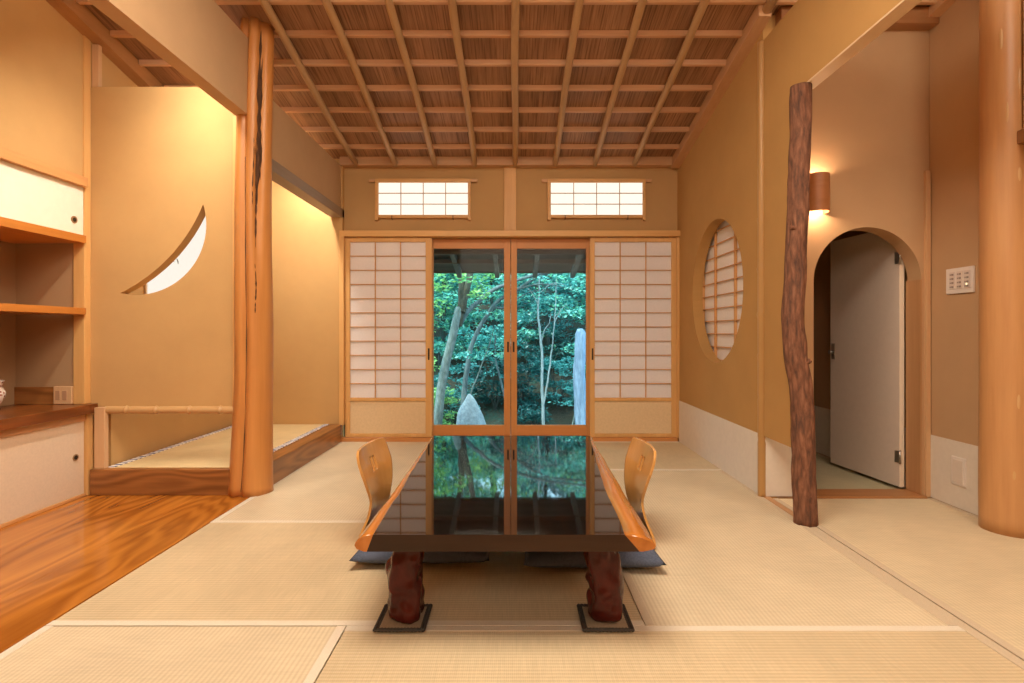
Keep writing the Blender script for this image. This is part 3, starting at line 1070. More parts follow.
for (lx, ly, sd) in ((-.350, 1.745, 1), (.291, 1.745, 5), (-.350, 2.84, 9), (.300, 2.84, 13)):
    pp, rr = [], []
    for i in range(37):
        u = i / 36
        pp.append((lx + .018 * (u - .5) * (1 if lx < 0 else -1) + .006 * math.sin(u * 7 + sd), ly, .0135 + (.292 - .0135) * u))
        rr.append(.058 * (1 + .06 * (1 - u)) * (.80 if i == 0 else (.95 if i == 1 else 1)))
    def fn(u, a, p, sd=sd):
        sq = 1 / max(abs(math.cos(a)), abs(math.sin(a))) ** .45
        b = 0
        for q in range(3):
            b += .21 * max(0, noise.noise(V((math.cos(a) * 1.7 + sd, math.sin(a) * 1.7, p.z * (15 + q * 5) + q * 9))))
        return .88 * sq - .08 + b
    MB().tube(pp, rr, 44, fn=fn).build('leg', leg_m, t)
    PADS.append((lx, ly))
straw = cloth('grey_straw', (.30, .23, .15), (.50, .40, .28), 120)
braid = cloth('dark_braid', (.035, .03, .028), (.12, .105, .09), 160)
for (lx, ly), lb in zip(PADS, ('square braided pad under the near left table leg', 'square braided pad under the near right table leg', 'square braided pad under the far left table leg', 'square braided pad under the far right table leg')):
    p = thing('leg_pad', (lx, ly, .0), lb, 'leg pad', 'braided pads under the table legs')
    h = .082
    lx -= .009 if lx < 0 else -.004
    MB().box(lx - h + .012, lx + h - .012, ly - h + .012, ly + h - .012, .0024, .0110, .002).build('straw_mat', straw, p)
    f = MB()
    for q in range(2):
        e = h - .005 - q * .009
        zc = .0085 + .0012 * (1 - q)
        for (a, b) in (((-e, -e), (e, -e)), ((e, -e), (e, e)), ((e, e), (-e, e)), ((-e, e), (-e, -e))):
            pts = [(lx + a[0] + (b[0] - a[0]) * i / 40, ly + a[1] + (b[1] - a[1]) * i / 40, zc) for i in range(41)]
            f.tube(pts, [.0044 + .0012 * math.sin(i * 2.1) for i in range(41)], 8)
    f.build('border', braid, p)

# cushions
navy = cloth('navy_weave', (.045, .06, .10), (.17, .20, .285), 130)
def cushion(cx, cy, label, rot=0):
    o_ = MB()
    def top(sgn):
        def f(u, v):
            a, b = u * 2 - 1, v * 2 - 1
            k = (1 - abs(a) ** 3.2) * (1 - abs(b) ** 3.2)
            k = max(k, 0) ** .34
            ex = 1 - .045 * (1 - a * a) * 1 + .0
            ey = 1 - .045 * (1 - b * b)
            x = a * .275 * (1 - .05 * (1 - b * b) * -1 * 0 - .05 * (1 - b * b) * 0) * (1 - .045 * (1 - b * b))
            y_ = b * .275 * (1 - .045 * (1 - a * a))
            z = .044 + sgn * (.038 * k) + (.004 * noise.noise(V((a * 3 + cx, b * 3, sgn))) * k)
            return V((cx + x, cy + y_, max(z, .0118)))
        return f
    o_.grid(top(1), 28, 28)
    o_.grid(top(-1), 28, 28)
    bmesh.ops.remove_doubles(o_.bm, verts=o_.bm.verts, dist=.0004)
    t_ = thing('floor_cushion', (cx, cy, .0), label, 'cushion', 'navy floor cushions at the table')
    o_.build('cover', navy, t_)
    pp = []
    e = .270
    f = MB()
    tf = MB()
    for (sx, sy) in ((1, 1), (1, -1), (-1, 1), (-1, -1)):
        c = V((cx + sx * .272, cy + sy * .272, .026))
        for q in range(0):
            d = V((sx * (.010 + .004 * (q % 2)), sy * (.010 + .004 * ((q + 1) % 2)), (q - 2) * .003))
            tf.tube([c, c + d * .6, c + d], [.002, .0016, .001], 5)
    return t_


cushion(-.372, 2.37, 'dark navy floor cushion under the left side of the table')
cushion(.312, 2.33, 'dark navy floor cushion under the right side of the table')

# legless chairs: bent plywood
ply = wood('bent_plywood', (.56, .25, .06), (.76, .41, .13), 'z', rough=.25, fine=35, big=6, coat=.4, bump=.02)
ply_edge = ply
def chair(side, label):
    cx = -.03
    s = -1 if side == 'L' else 1
    t_ = thing('legless_chair', (cx + s * .55, 2.43, 0), label, 'chair', 'bent plywood floor chairs at the table')
    # profile from the lower bend up: (distance from table axis, z)
    prof = [(.600, .004), (.616, .012), (.620, .030), (.612, .065), (.594, .11), (.578, .16), (.571, .21), (.575, .26), (.587, .32), (.603, .37), (.614, .41), (.620, .428)]
    def pf(v):
        q = v * (len(prof) - 1)
        i = min(int(q), len(prof) - 2)
        f_ = q - i
        p0, p1, p2, p3 = prof[max(i - 1, 0)], prof[i], prof[i + 1], prof[min(i + 2, len(prof) - 1)]
        def cr(a, b, c, d):
            return .5 * (2 * b + (c - a) * f_ + (2 * a - 5 * b + 4 * c - d) * f_ * f_ + (3 * b - a - 3 * c + d) * f_ ** 3)
        return cr(p0[0], p1[0], p2[0], p3[0]), cr(p0[1], p1[1], p2[1], p3[1])
    Wd = .178
    def width(z):
        tab = ((0, .150), (.06, .142), (.13, .126), (.20, .128), (.27, .160), (.33, .180), (.38, .179), (.405, .173), (.418, .164), (.4285, .148))
        for (a_, wa), (b_, wb_) in zip(tab[:-1], tab[1:]):
            if z <= b_:
                q_ = (z - a_) / (b_ - a_)
                return wa + (wb_ - wa) * q_
        return tab[-1][1]
    # outline param space: (y, v) with two slots; built as a grid with missing cells
    NU, NV = 40, 60
    bm = bmesh.new()
    th = .011
    sheets = []
    for off in (0, th):
        sh = []
        for i in range(NU + 1):
            rowv = []
            for j in range(NV + 1):
                r_, z = pf(j / NV)
                a = (i / NU * 2 - 1)
                w = width(z)
                ztop = z
                if z > .40:
                    ztop = z - .0 * a * a
                dish = .018 * (1 - a * a) * min(1, z / .2)
                rowv.append(bm.verts.new((cx + s * (r_ + off + dish), 2.445 + a * w, ztop + .004 * (1 - a * a) * max(0, (z - .40) / .047))))
            sh.append(rowv)
        sheets.append(sh)
    def hole(i, j):
        z = pf((j + .5) / NV)[1]
        a = ((i + .5) / NU * 2 - 1) * Wd
        return .310 < z < .368 and (.012 < abs(a) < .030)
    for i in range(NU):
        for j in range(NV):
            if hole(i, j):
                continue
            for q in (0, 1):
                f_ = bm.faces.new((sheets[q][i][j], sheets[q][i + 1][j], sheets[q][i + 1][j + 1], sheets[q][i][j + 1]) if q == 0 else (sheets[q][i][j + 1], sheets[q][i + 1][j + 1], sheets[q][i + 1][j], sheets[q][i][j]))
                f_.smooth = True
    bnd = [e for e in bm.edges if e.is_boundary]
    A = {}
    for i in range(NU + 1):
        for j in range(NV + 1):
            A[sheets[0][i][j]] = sheets[1][i][j]
    for e in bnd:
        a, b = e.verts
        if a in A and b in A:
            bm.faces.new((a, b, A[b], A[a]))
    for v in [v for v in bm.verts if not v.link_faces]:
        bm.verts.remove(v)
    mb = MB()
    mb.bm.free()
    mb.bm = bm
    rot_ = -.10 if side == 'L' else .065
    bmesh.ops.rotate(bm, verts=bm.verts, cent=(cx + s * .6, 2.44, 0), matrix=Matrix.Rotation(rot_, 3, 'Z'))
    mb.build('backrest', ply, t_)
    st = MB()
    x0, x1 = sorted((cx + s * .605, cx + s * .24))
    st.box(x0, x1, 2.445 - .148, 2.445 + .148, .0035, .0115, .003)
    st.build('seat', ply, t_)
    return t_


chair('L', 'bent plywood legless chair on the left of the table')
chair('R', 'bent plywood legless chair on the right of the table')

# ================================================================== RIGHT FITTINGS
# sconce
t = thing('wall_sconce', (1.703, 3.052, 1.62), 'half-round wooden wall lamp glowing beside the log post', 'wall lamp')
sh = MB()
pts = []
n = 32
R0, R1 = .066, .061
outer = [(1.703 + R0 * math.cos(PI + PI * k / n), 3.012 + R0 * 1.05 * math.sin(PI + PI * k / n)) for k in range(n + 1)]
inner = [(1.703 + R1 * math.cos(2 * PI - PI * k / n), 3.012 + R1 * 1.05 * math.sin(2 * PI - PI * k / n)) for k in range(n + 1)]
outer = [(1.703 - R0, 3.050)] + outer + [(1.703 + R0, 3.050)]
inner = [(1.703 + R1, 3.050)] + inner + [(1.703 - R1, 3.050)]
sh.prism(outer + inner, [], 'Z', 1.612, 1.822)
sh.build('lamp_shade', wood('veneer_shade', (.32, .12, .04), (.50, .22, .09), 'x', rough=.4, fine=50), t)
MB().lathe([(.012, 0), (.026, .02), (.032, .05), (.026, .08), (.012, .10)], (1.703, 2.995, 1.66), 20).build('bulb', lit('warm_bulb', (1.0, .80, .52), 14), t)
MB().box(1.682, 1.734, 3.02, 3.051, 1.70, 1.76, .004).build('bracket', M_steel, t)

# switch plate
t = thing('switch_plate', (2.371, 2.835, 1.14), 'white switch plate with three rows of buttons by the round post', 'switch')
MB().box(2.361, 2.372, 2.750, 2.925, 1.145, 1.282, .004).build('plate', M_white, t)
for c in range(3):
    yc = 2.880 - c * .0475
    b = MB().box(2.356, 2.363, yc - .017, yc + .017, 1.170, 1.262, .002).build('button', flat('button_cream', (.70, .60, .54), .4, var=.02), t)
    g = MB()
    for q in range(4):
        z = 1.247 - q * .022
        g.box(2.3550, 2.3565, yc - .012, yc + .002, z - .005, z + .005)
        g.box(2.3550, 2.3565, yc + .006, yc + .012, z - .004, z + .004)
    g.build('button_marks', M_white_grey, b)
MB().box(2.3548, 2.3562, 2.786 - .004, 2.786 + .003, 1.186, 1.196).build('pilot_light', lit('pilot', (1, .85, .5), 2), t)

t = thing('blank_plate', (2.366, 2.84, .13), 'blank white plate on the dado below the switch plate', 'wall plate')
MB().box(2.356, 2.366, 2.795, 2.885, .125, .275, .004).build('plate', M_white, t)
MB().box(2.353, 2.357, 2.808, 2.872, .140, .260, .003).build('cover', flat('plate_cover', (.74, .64, .56), .45, var=.02), t)

# door leaf swung into the far room
t = thing('arch_door', (2.30, 3.16, .02), 'plain white door standing open inside the arched doorway', 'door')
hx, hy = 2.312, 3.172
ang = math.atan2(-.050, .60)   # swung slightly off the wall
def dl(u, w, z):  # u along the leaf, w across
    d = V((math.sin(ang), math.cos(ang), 0))
    nn = V((-math.cos(ang), math.sin(ang), 0))
    p = V((hx, hy, 0)) + d * u + nn * w
    return V((p.x, p.y, z))
def leaf_box(mb, u0, u1, w0, w1, z0, z1):
    vs = [mb.bm.verts.new(dl(u, w, z)) for z in (z0, z1) for (u, w) in ((u0, w0), (u1, w0), (u1, w1), (u0, w1))]
    for q in ((0, 1, 2, 3), (7, 6, 5, 4), (0, 4, 5, 1), (1, 5, 6, 2), (2, 6, 7, 3), (3, 7, 4, 0)):
        mb.bm.faces.new([vs[i] for i in q])
m = MB(); leaf_box(m, 0, .605, 0, .030, .022, 1.575); d_ = m.build('door_panel', flat('white_door_panel', (.72, .62, .54), .6, var=.02), t)
m = MB(); leaf_box(m, -.003, .0, .001, .029, .022, 1.575); m.build('door_edge', flat('edge_cream', (.85, .74, .60), .6, var=.02), d_)
for z in (.20, 1.38):
    m = MB()
    leaf_box(m, -.008, .03, .028, .034, z - .035, z + .035)
    m.tube([dl(-.008, .032, z - .04), dl(-.008, .032, z + .04)], .006, 10)
    m.build('hinge', M_steel, t)
m = MB()
m.tube([dl(.575, .030, .80), dl(.575, .045, .80), dl(.575, .060, .80)], [.014, .010, .016], 16)
leaf_box(m, .558, .592, .029, .033, .75, .86)
m.build('door_knob', M_steel, t)

# ================================================================== GARDEN
SEED = random.Random(11)
def leaf_mesh(name, clusters, size, mat_, parent, seed, per=1.0, flatness=.55):
    """clusters: (centre, (rx,ry,rz), count). each leaf a small folded blade"""
    rg = random.Random(seed)
    root = parent
    while root.parent:
        root = root.parent
    org = root.location
    vs, fs = [], []
    for (c, rad, cnt) in clusters:
        for _ in range(int(cnt * per)):
            while True:
                d = V((rg.uniform(-1, 1), rg.uniform(-1, 1), rg.uniform(-1, 1)))
                if d.length < 1:
                    break
            p = V(c) + V((d.x * rad[0], d.y * rad[1], d.z * rad[2])) - org
            nz = V((rg.gauss(0, flatness), rg.gauss(0, flatness) - .25, 1)).normalized()
            ax = V((rg.uniform(-1, 1), rg.uniform(-1, 1), 0))
            ax = (ax - nz * ax.dot(nz)).normalized()
            sd = nz.cross(ax)
            L = size * rg.uniform(.6, 1.3)
            W = L * rg.uniform(.38, .55)
            b = len(vs)
            vs += [p - ax * L * .5, p + sd * W * .5 - nz * L * .08 - ax * L * .05, p + ax * L * .5 - nz * L * .15, p - sd * W * .5 - nz * L * .08 - ax * L * .05]
            fs += [(b, b + 1, b + 2), (b, b + 2, b + 3)]
    me = bpy.data.meshes.new(name)
    me.from_pydata([tuple(v) for v in vs], [], fs)
    me.materials.append(mat_)
    o_ = bpy.data.objects.new(name, me)
    o_.parent = parent
    col.objects.link(o_)
    return o_


LM_teal = leaves_mat('teal_leaves', [(.015, .10, .11), (.04, .27, .26), (.12, .54, .50), (.32, .80, .74)])
LM_bright = leaves_mat('bright_teal_leaves', [(.02, .14, .14), (.05, .34, .30), (.16, .62, .54), (.42, .88, .80), (.28, .68, .36), (.08, .42, .36)])
LM_deep = leaves_mat('deep_teal_leaves', [(.010, .06, .065), (.02, .13, .125), (.05, .24, .22)])
LM_green = leaves_mat('fresh_green_leaves', [(.10, .32, .12), (.24, .52, .17), (.45, .68, .20)])
LM_blue = leaves_mat('blue_green_leaves', [(.03, .20, .21), (.08, .36, .35), (.20, .58, .54)])
B_pale = bark('pale_trunk_bark', [(.10, .13, .11), (.26, .28, .26), (.44, .45, .44)], (14, 14, 5), .8)
B_grey = bark('grey_branch_bark', [(.07, .09, .09), (.17, .20, .20), (.32, .35, .36)], (14, 14, 4), .5)
B_dark = bark('dark_trunk_bark', [(.04, .05, .05), (.10, .11, .10), (.18, .18, .16)], (10, 10, 3), .6)


def hill_z(x, y):
    b = -.52
    if y > 8.2:
        b += (y - 8.2) * .52
    return b + .10 * noise.noise(V((x * .7, y * .7, 0))) + .03 * noise.noise(V((x * 3, y * 3, 4)))


@reg
def soil(name):
    t = NT(name)
    v = t.coords()
    a = t.noise(v, 1.6, 6, .65)
    b = t.noise(v, 22, 5, .65)
    c = t.ramp(t.mix(a, b, .4), [(.3, (.020, .035, .033)), (.5, (.075, .055, .038)), (.62, (.04, .09, .07)), (.8, (.13, .095, .065))])
    t.pbr(c, .95, t.bump(b, .8, .05), .2)
    return t.m


g = MB().grid(lambda u, v: V((-11 + 22 * u, 4.8 + 13.2 * v, hill_z(-11 + 22 * u, 4.8 + 13.2 * v))), 90, 60).build('ground', soil('garden_soil'))
struct(g)

# eave
ev = struct(thing('roof_eave', (0, 4.8, 1.86), 'low timber eave with exposed rafters outside the glass doors', 'eave'))
def eave_z(y):
    return 1.86 - .205 * (y - 4.8)
M_ev = wood('eave_grey_board', (.10, .085, .075), (.22, .19, .17), 'x', rough=.8)
M_ev2 = wood('eave_brown_board', (.15, .10, .08), (.28, .20, .16), 'x', rough=.8)
M_ev_y = wood('eave_rafter_wood', (.20, .20, .19), (.36, .35, .33), 'y', rough=.8)
dk = MB()
yy = 4.79
while yy < 6.0:
    y2 = min(yy + .16, 6.02)
    dk.prism([(yy, eave_z(yy) + .02), (y2 + .01, eave_z(y2 + .01) + .014), (y2 + .01, eave_z(y2 + .01) + .03), (yy, eave_z(yy) + .036)], [], 'X', -2.6, 2.6)
    yy += .16
dk.build('deck_board', M_ev, ev)
for k in range(-6, 7):
    X = -.19 + .425 * k
    MB().prism([(4.79, eave_z(4.79) + .02), (4.79, eave_z(4.79) - .05), (6.06, eave_z(6.06) - .05), (6.06, eave_z(6.06) + .02)], [], 'X', X - .024, X + .024).build('rafter', M_ev_y, ev)
MB().box(-2.6, 2.6, 4.96, 5.02, 1.665, 1.765, .004).build('purlin', M_ev2, ev)
MB().box(-2.6, 2.6, 6.01, 6.035, eave_z(6.0) - .012, eave_z(6.0) + .045, .003).build('fascia', M_ev2, ev)
MB().box(-2.6, 2.6, 5.55, 5.60, eave_z(5.6) - .045, eave_z(5.6) - .0, .003).build('batten', M_ev2, ev)


def wob(pts, n, amp, seed):
    """smooth path through pts"""
    out_ = []
    P_ = [V(p) for p in pts]
    m_ = len(P_) - 1
    for i in range(n + 1):
        q = i / n * m_
        k_ = min(int(q), m_ - 1)
        f_ = q - k_
        a, b, c, d = P_[max(k_ - 1, 0)], P_[k_], P_[k_ + 1], P_[min(k_ + 2, m_)]
        r = .5 * (2 * b + (c - a) * f_ + (2 * a - 5 * b + 4 * c - d) * f_ * f_ + (3 * b - a - 3 * c + d) * f_ ** 3)
        r += V((noise.noise(V((i * .35, seed + .37, 0))), noise.noise(V((i * .35, seed, 5))), 0)) * amp
        out_.append(r)
    return out_


def limb(mb, pts, r0, r1, n=30, amp=.01, seed=0, seg=14):
    pp = wob(pts, n, amp, seed)
    mb.tube(pp, [r0 + (r1 - r0) * i / n for i in range(n + 1)], seg, fn=lambda u, a, p: 1 + .10 * noise.noise(V((math.cos(a) * 1.5 + seed, math.sin(a) * 1.5, p.z * 5))))
    return pp


# leaning tree
t = thing('leaning_tree', (-1.05, 7.0, hill_z(-1.05, 7)), 'pale leaning tree forking near the eave, behind the left glass door', 'tree')
m = MB()
limb(m, [(-1.06, 7.0, hill_z(-1.05, 7) - .05), (-1.01, 7.0, -.28), (-.92, 7.0, .38), (-.76, 7.0, 1.06), (-.71, 7.02, 1.26)], .068, .048, 36, .008, 1, 20)
m.build('trunk', B_pale, t)
m = MB()
limb(m, [(-.735, 7.04, 1.02), (-.70, 7.03, 1.22), (-.69, 7.02, 1.45), (-.70, 7.05, 1.75), (-.78, 7.1, 2.6), (-.9, 7.2, 4.2)], .056, .03, 40, .008, 2)
limb(m, [(-.69, 7.02, 1.20), (-.62, 7.02, 1.50), (-.56, 7.05, 1.80), (-.40, 7.1, 2.8), (-.2, 7.2, 4.2)], .052, .025, 34, .008, 3)
m.build('branch', bark('mossy_dark_bark', [(.035, .04, .03), (.11, .09, .065), (.20, .19, .15)], (14, 14, 6), .8), t)
m = MB()
limb(m, [(-.74, 7.08, 1.02), (-.60, 7.16, 1.23), (-.46, 7.2, 1.36), (-.256, 7.2, 1.52), (.215, 7.2, 1.69), (.62, 7.2, 1.77), (1.3, 7.3, 1.86)], .034, .014, 34, .012, 4)
m.build('branch', B_grey, t)
cl = []
rg = random.Random(3)
for i in range(90):
    cl.append(((-.6 + rg.uniform(-1.9, 2.2), 7.4 + rg.uniform(-.5, .9), rg.uniform(1.95, 4.0)), (.38, .36, .16), 52))
for c in ((-1.35, 7.3, 1.35), (-1.25, 7.4, 1.05), (-1.3, 7.2, .75), (-1.2, 7.5, 1.55), (-.35, 7.5, 1.75), (-1.0, 7.4, 1.65), (-.52, 7.4, 1.55), (-1.35, 7.3, .3), (-1.2, 7.4, .45), (-1.05, 7.5, 1.3)):
    cl.append((c, (.22, .2, .13), 60))
for c in ((-.62, 6.75, 1.62), (-.45, 6.8, 1.42), (-.95, 6.8, 1.5), (-1.02, 6.7, 1.72), (-.3, 6.8, 1.7), (-1.15, 6.75, .95), (-.82, 6.8, 1.75)):
    cl.append((c, (.16, .12, .07), 46))
leaf_mesh('foliage', cl, .07, LM_green, t, 21)

# arching tree
t = thing('arching_tree', (-.74, 7.5, hill_z(-.74, 7.5)), 'slender grey tree arching right from behind the pale rock', 'tree')
m = MB()
limb(m, [(-.75, 7.5, hill_z(-.74, 7.5) - .05), (-.70, 7.5, .06), (-.673, 7.5, .34), (-.589, 7.5, .76), (-.435, 7.5, 1.08), (-.24, 7.5, 1.36), (.04, 7.5, 1.53), (.36, 7.5, 1.73), (.65, 7.5, 1.80), (1.3, 7.5, 1.85)], .042, .014, 50, .010, 7)
m.build('trunk', B_grey, t)
m = MB()
limb(m, [(-.30, 7.5, 1.28), (-.10, 7.55, 1.30), (.2, 7.6, 1.50), (.5, 7.6, 1.52)], .014, .006, 20, .01, 8, 8)
limb(m, [(.04, 7.5, 1.53), (.3, 7.45, 1.60), (.6, 7.4, 1.58), (.9, 7.4, 1.48)], .014, .005, 20, .01, 9, 8)
limb(m, [(-.28, 8.0, .92), (-.27, 8.0, .52), (-.20, 8.0, .22), (-.12, 8.0, -.10)], .012, .018, 20, .006, 10, 8)
m.build('branch', B_grey, t)
cl = []
for i in range(26):
    cl.append(((rg.uniform(-.9, 1.3), 7.7 + rg.uniform(-.3, .5), rg.uniform(1.35, 2.1)), (.22, .2, .10), 55))
for i in range(10):
    cl.append(((rg.uniform(-.6, .1), 7.9 + rg.uniform(-.2, .3), rg.uniform(.5, 1.1)), (.18, .15, .07), 30))
for c in ((-.50, 7.3, 1.22), (-.30, 7.3, 1.48), (-.12, 7.3, 1.68), (.18, 7.3, 1.72), (.55, 7.3, 1.66), (.85, 7.3, 1.55), (.45, 7.3, 1.45), (-.62, 7.3, .62), (.9, 7.3, 1.2), (-.15, 7.35, 1.15), (.1, 7.35, .95)):
    cl.append((c, (.20, .12, .07), 52))
leaf_mesh('foliage', cl, .06, LM_bright, t, 22)

# sapling by the rock
t = thing('thin_sapling', (-.70, 8.0, hill_z(-.7, 8)), 'thin straight sapling rising right of the arching tree base', 'sapling')
m = MB()
limb(m, [(-.72, 8.0, hill_z(-.7, 8) - .03), (-.66, 8.0, -.05), (-.52, 8.0, .35), (-.38, 8.0, .72), (-.30, 8.0, 1.0)], .014, .007, 24, .008, 12, 10)
m.build('trunk', B_pale, t)
leaf_mesh('foliage', [((-.38, 8.0, .72), (.14, .12, .06), 50), ((-.28, 8.0, .98), (.2, .14, .08), 70), ((-.05, 8.05, .30), (.10, .08, .05), 40), ((-.18, 8.0, .28), (.06, .06, .03), 20)], .06, LM_blue, t, 23)

# twin stems
t = thing('twin_stem_tree', (.42, 7.6, hill_z(.42, 7.6)), 'slender white twin-stemmed tree behind the right glass door', 'tree')
m = MB()
limb(m, [(.42, 7.6, hill_z(.42, 7.6) - .05), (.412, 7.6, -.30), (.40, 7.6, .20), (.395, 7.6, .60), (.37, 7.6, .97), (.34, 7.6, 1.22), (.36, 7.6, 1.60), (.34, 7.6, 2.3)], .024, .010, 50, .008, 13, 12)
m.build('trunk', bark('white_stem', [(.22, .25, .25), (.40, .43, .43), (.56, .58, .58)], (10, 10, 5), .5), t)
m = MB()
limb(m, [(.415, 7.6, -.12), (.46, 7.6, .15), (.51, 7.62, .47), (.555, 7.62, .83), (.585, 7.62, 1.25), (.60, 7.62, 1.7)], .015, .006, 36, .008, 14, 10)
limb(m, [(.385, 7.6, .80), (.44, 7.6, .98), (.50, 7.6, 1.06), (.53, 7.6, 1.2)], .008, .004, 14, .005, 15, 8)
limb(m, [(.355, 7.6, 1.30), (.25, 7.6, 1.50), (.17, 7.6, 1.58)], .008, .004, 14, .005, 16, 8)
limb(m, [(.57, 7.62, 1.05), (.66, 7.62, 1.25), (.76, 7.62, 1.33)], .007, .003, 14, .005, 17, 8)
limb(m, [(.37, 7.6, 1.5), (.55, 7.6, 1.63), (.75, 7.6, 1.60)], .007, .003, 14, .005, 18, 8)
m.build('branch', bark('white_stem', []), t)
cl = []
for c in ((.2, 7.7, 1.5), (.35, 7.7, 1.75), (.6, 7.7, 1.6), (.75, 7.7, 1.35), (.15, 7.8, 1.15), (.6, 7.8, 1.2), (.05, 7.8, .85), (.3, 7.9, 1.4), (.8, 7.7, 1.65)):
    cl.append((c, (.16, .14, .07), 34))
leaf_mesh('foliage', cl, .055, LM_blue, t, 24)

# pale stump-like trunk at right
t = thing('bare_trunk', (.925, 7.4, hill_z(.925, 7.4)), 'bare pale blue-grey trunk standing at the right edge of the view', 'tree trunk')
m = MB()
pp = [(.925 - .02 * u + .012 * math.sin(u * 9), 7.4, hill_z(.925, 7.4) - .05 + u * 1.52) for u in [i / 40 for i in range(41)]]
m.tube(pp, [.085 - .010 * u + (.03 * math.exp(-u * 9)) for u in [i / 40 for i in range(39)]] + [.062, .035], 40, fn=lambda u, a, p: 1 + .22 * noise.noise(V((math.cos(a) * 2, math.sin(a) * 2, p.z * 3.5))) + .10 * noise.noise(V((math.cos(a) * 7, math.sin(a) * 7, p.z * 7))) + .05 * math.cos(5 * a + p.z))
m.build('trunk', bark('silvery_wood', [(.14, .19, .28), (.30, .37, .50), (.46, .53, .66)], (16, 16, 3), .9), t)

# rock
bm = bmesh.new()
bmesh.ops.create_icosphere(bm, subdivisions=5, radius=1)
rz = hill_z(-.55, 6.8)
for v in bm.verts:
    c = v.co.copy()
    z = (c.z + 1) / 2
    w = .195 * (1.02 - .62 * max(0, z - .25) ** 1.4 / .66) 
    n_ = 1 + .16 * noise.noise(c * 1.6 + V((3, 1, 0))) + .05 * noise.noise(c * 6)
    k_ = max(abs(c.x), abs(c.y), .001)
    v.co = V((-.552 + c.x * w * n_ * 1.12 - .03 * (z - .5), 6.8 + c.y * w * n_ * .8, rz - .10 + (z ** .9) * (.155 + .10 - rz) * (1 - .0 * c.x)))
mb = MB(); mb.bm.free(); mb.bm = bm
o = mb.build('garden_rock', bark('pale_rock', [(.22, .25, .28), (.36, .39, .42), (.50, .52, .55)], (11, 11, 11), .8), smooth=True)
tag(at_base(o), 'upright pale grey garden rock behind the left glass door', 'rock')

# slender saplings
t = thing('thin_sapling', (.80, 7.9, hill_z(.8, 7.9)), 'thin bare sapling leaning beside the bare pale trunk', 'sapling')
m = MB()
limb(m, [(.83, 7.9, hill_z(.8, 7.9) - .03), (.86, 7.9, -.42), (.93, 7.9, -.1), (1.02, 7.9, .15)], .010, .005, 16, .006, 19, 8)
m.build('trunk', B_pale, t)
leaf_mesh('foliage', [((.95, 8.0, .12), (.28, .12, .05), 90), ((.72, 8.0, -.12), (.22, .12, .05), 60)], .06, LM_teal, t, 25)


def bush(x, y, w, h, lm, size, n, label, seed, low=0.0):
    z0 = hill_z(x, y)
    t_ = thing('garden_shrub', (x, y, z0), label, 'shrub', 'shrubs on the garden bank')
    rg_ = random.Random(seed)
    m_ = MB()
    cl_ = []
    for i in range(6):
        a = rg_.uniform(0, 2 * PI)
        e = V((x + math.cos(a) * w * .6, y + math.sin(a) * w * .35, z0 + h * rg_.uniform(.5, .95)))
        limb(m_, [(x, y, z0 - .03), ((x + e.x) / 2, (y + e.y) / 2, z0 + h * .4), e], .012, .004, 10, .01, seed + i, 7)
    for i in range(n):
        a = rg_.uniform(0, 2 * PI)
        q = math.sqrt(rg_.random())
        cl_.append(((x + math.cos(a) * w * q, y + math.sin(a) * w * q * .5, z0 + low + (h - low) * rg_.uniform(.1, 1)), (.17, .15, .055), 62))
    m_.build('stems', B_dark, t_)
    leaf_mesh('foliage', cl_, size, lm, t_, seed + 50)


bush(-1.22, 7.9, .36, .62, LM_green, .055, 26, 'yellow-green shrub at the foot of the leaning tree', 101)
bush(-.98, 8.3, .34, 1.0, LM_blue, .06, 26, 'blue-green shrub just left of the garden rock', 102)
bush(-.30, 8.6, .40, .80, LM_deep, .06, 24, 'low dark shrub between the rock and the door stiles', 103)
bush(.10, 8.6, .40, 1.0, LM_deep, .07, 28, 'dark teal shrub left of the twin stems', 104)
bush(.72, 8.7, .42, .80, LM_blue, .07, 28, 'layered blue-green shrub between twin stems and bare trunk', 105)
bush(1.35, 8.2, .42, 1.2, LM_teal, .07, 32, 'tall teal shrub right of the bare pale trunk', 106)
bush(.30, 8.05, .30, .30, LM_deep, .05, 16, 'low dark ground shrub at the base of the twin stems', 107)
bush(-1.75, 8.2, .45, 1.3, LM_green, .07, 32, 'fresh green shrub left of the leaning tree', 108)
bush(-.60, 9.5, .60, .85, LM_teal, .07, 34, 'teal shrub on the bank above the garden rock', 109)
bush(.60, 9.7, .75, .80, LM_deep, .07, 40, 'dark shrub on the bank behind the twin stems', 110)


def hill_tree(x, y, h, cw, lm, label, seed, n=40, low=.35):
    z0 = hill_z(x, y)
    t_ = thing('hillside_tree', (x, y, z0), label, 'tree', 'trees on the garden hillside')
    rg_ = random.Random(seed)
    m_ = MB()
    limb(m_, [(x, y, z0 - .05), (x + rg_.uniform(-.1, .1), y, z0 + h * .4), (x + rg_.uniform(-.2, .2), y, z0 + h * .95)], .055, .02, 20, .02, seed, 10)
    for i in range(5):
        zz = z0 + h * rg_.uniform(.4, .8)
        e = V((x + rg_.uniform(-1, 1) * cw, y + rg_.uniform(-.5, .3), zz + rg_.uniform(.0, .4)))
        limb(m_, [(x, y, zz - .15), ((x + e.x) / 2, (y + e.y) / 2, zz), e], .02, .006, 12, .02, seed + i, 7)
    m_.build('trunk', B_dark, t_)
    cl_ = []
    for i in range(n):
        a = rg_.uniform(0, 2 * PI)
        q = math.sqrt(rg_.random())
        zz = rg_.uniform(low, 1.05)
        ww = cw * (1 - .45 * abs(zz - .6))
        cl_.append(((x + math.cos(a) * ww * q, y + math.sin(a) * ww * .7 * q, z0 + h * zz), (.32, .30, .12), 120))
    leaf_mesh('crown', cl_, .075, lm, t_, seed + 70, per=1.35, flatness=.6)


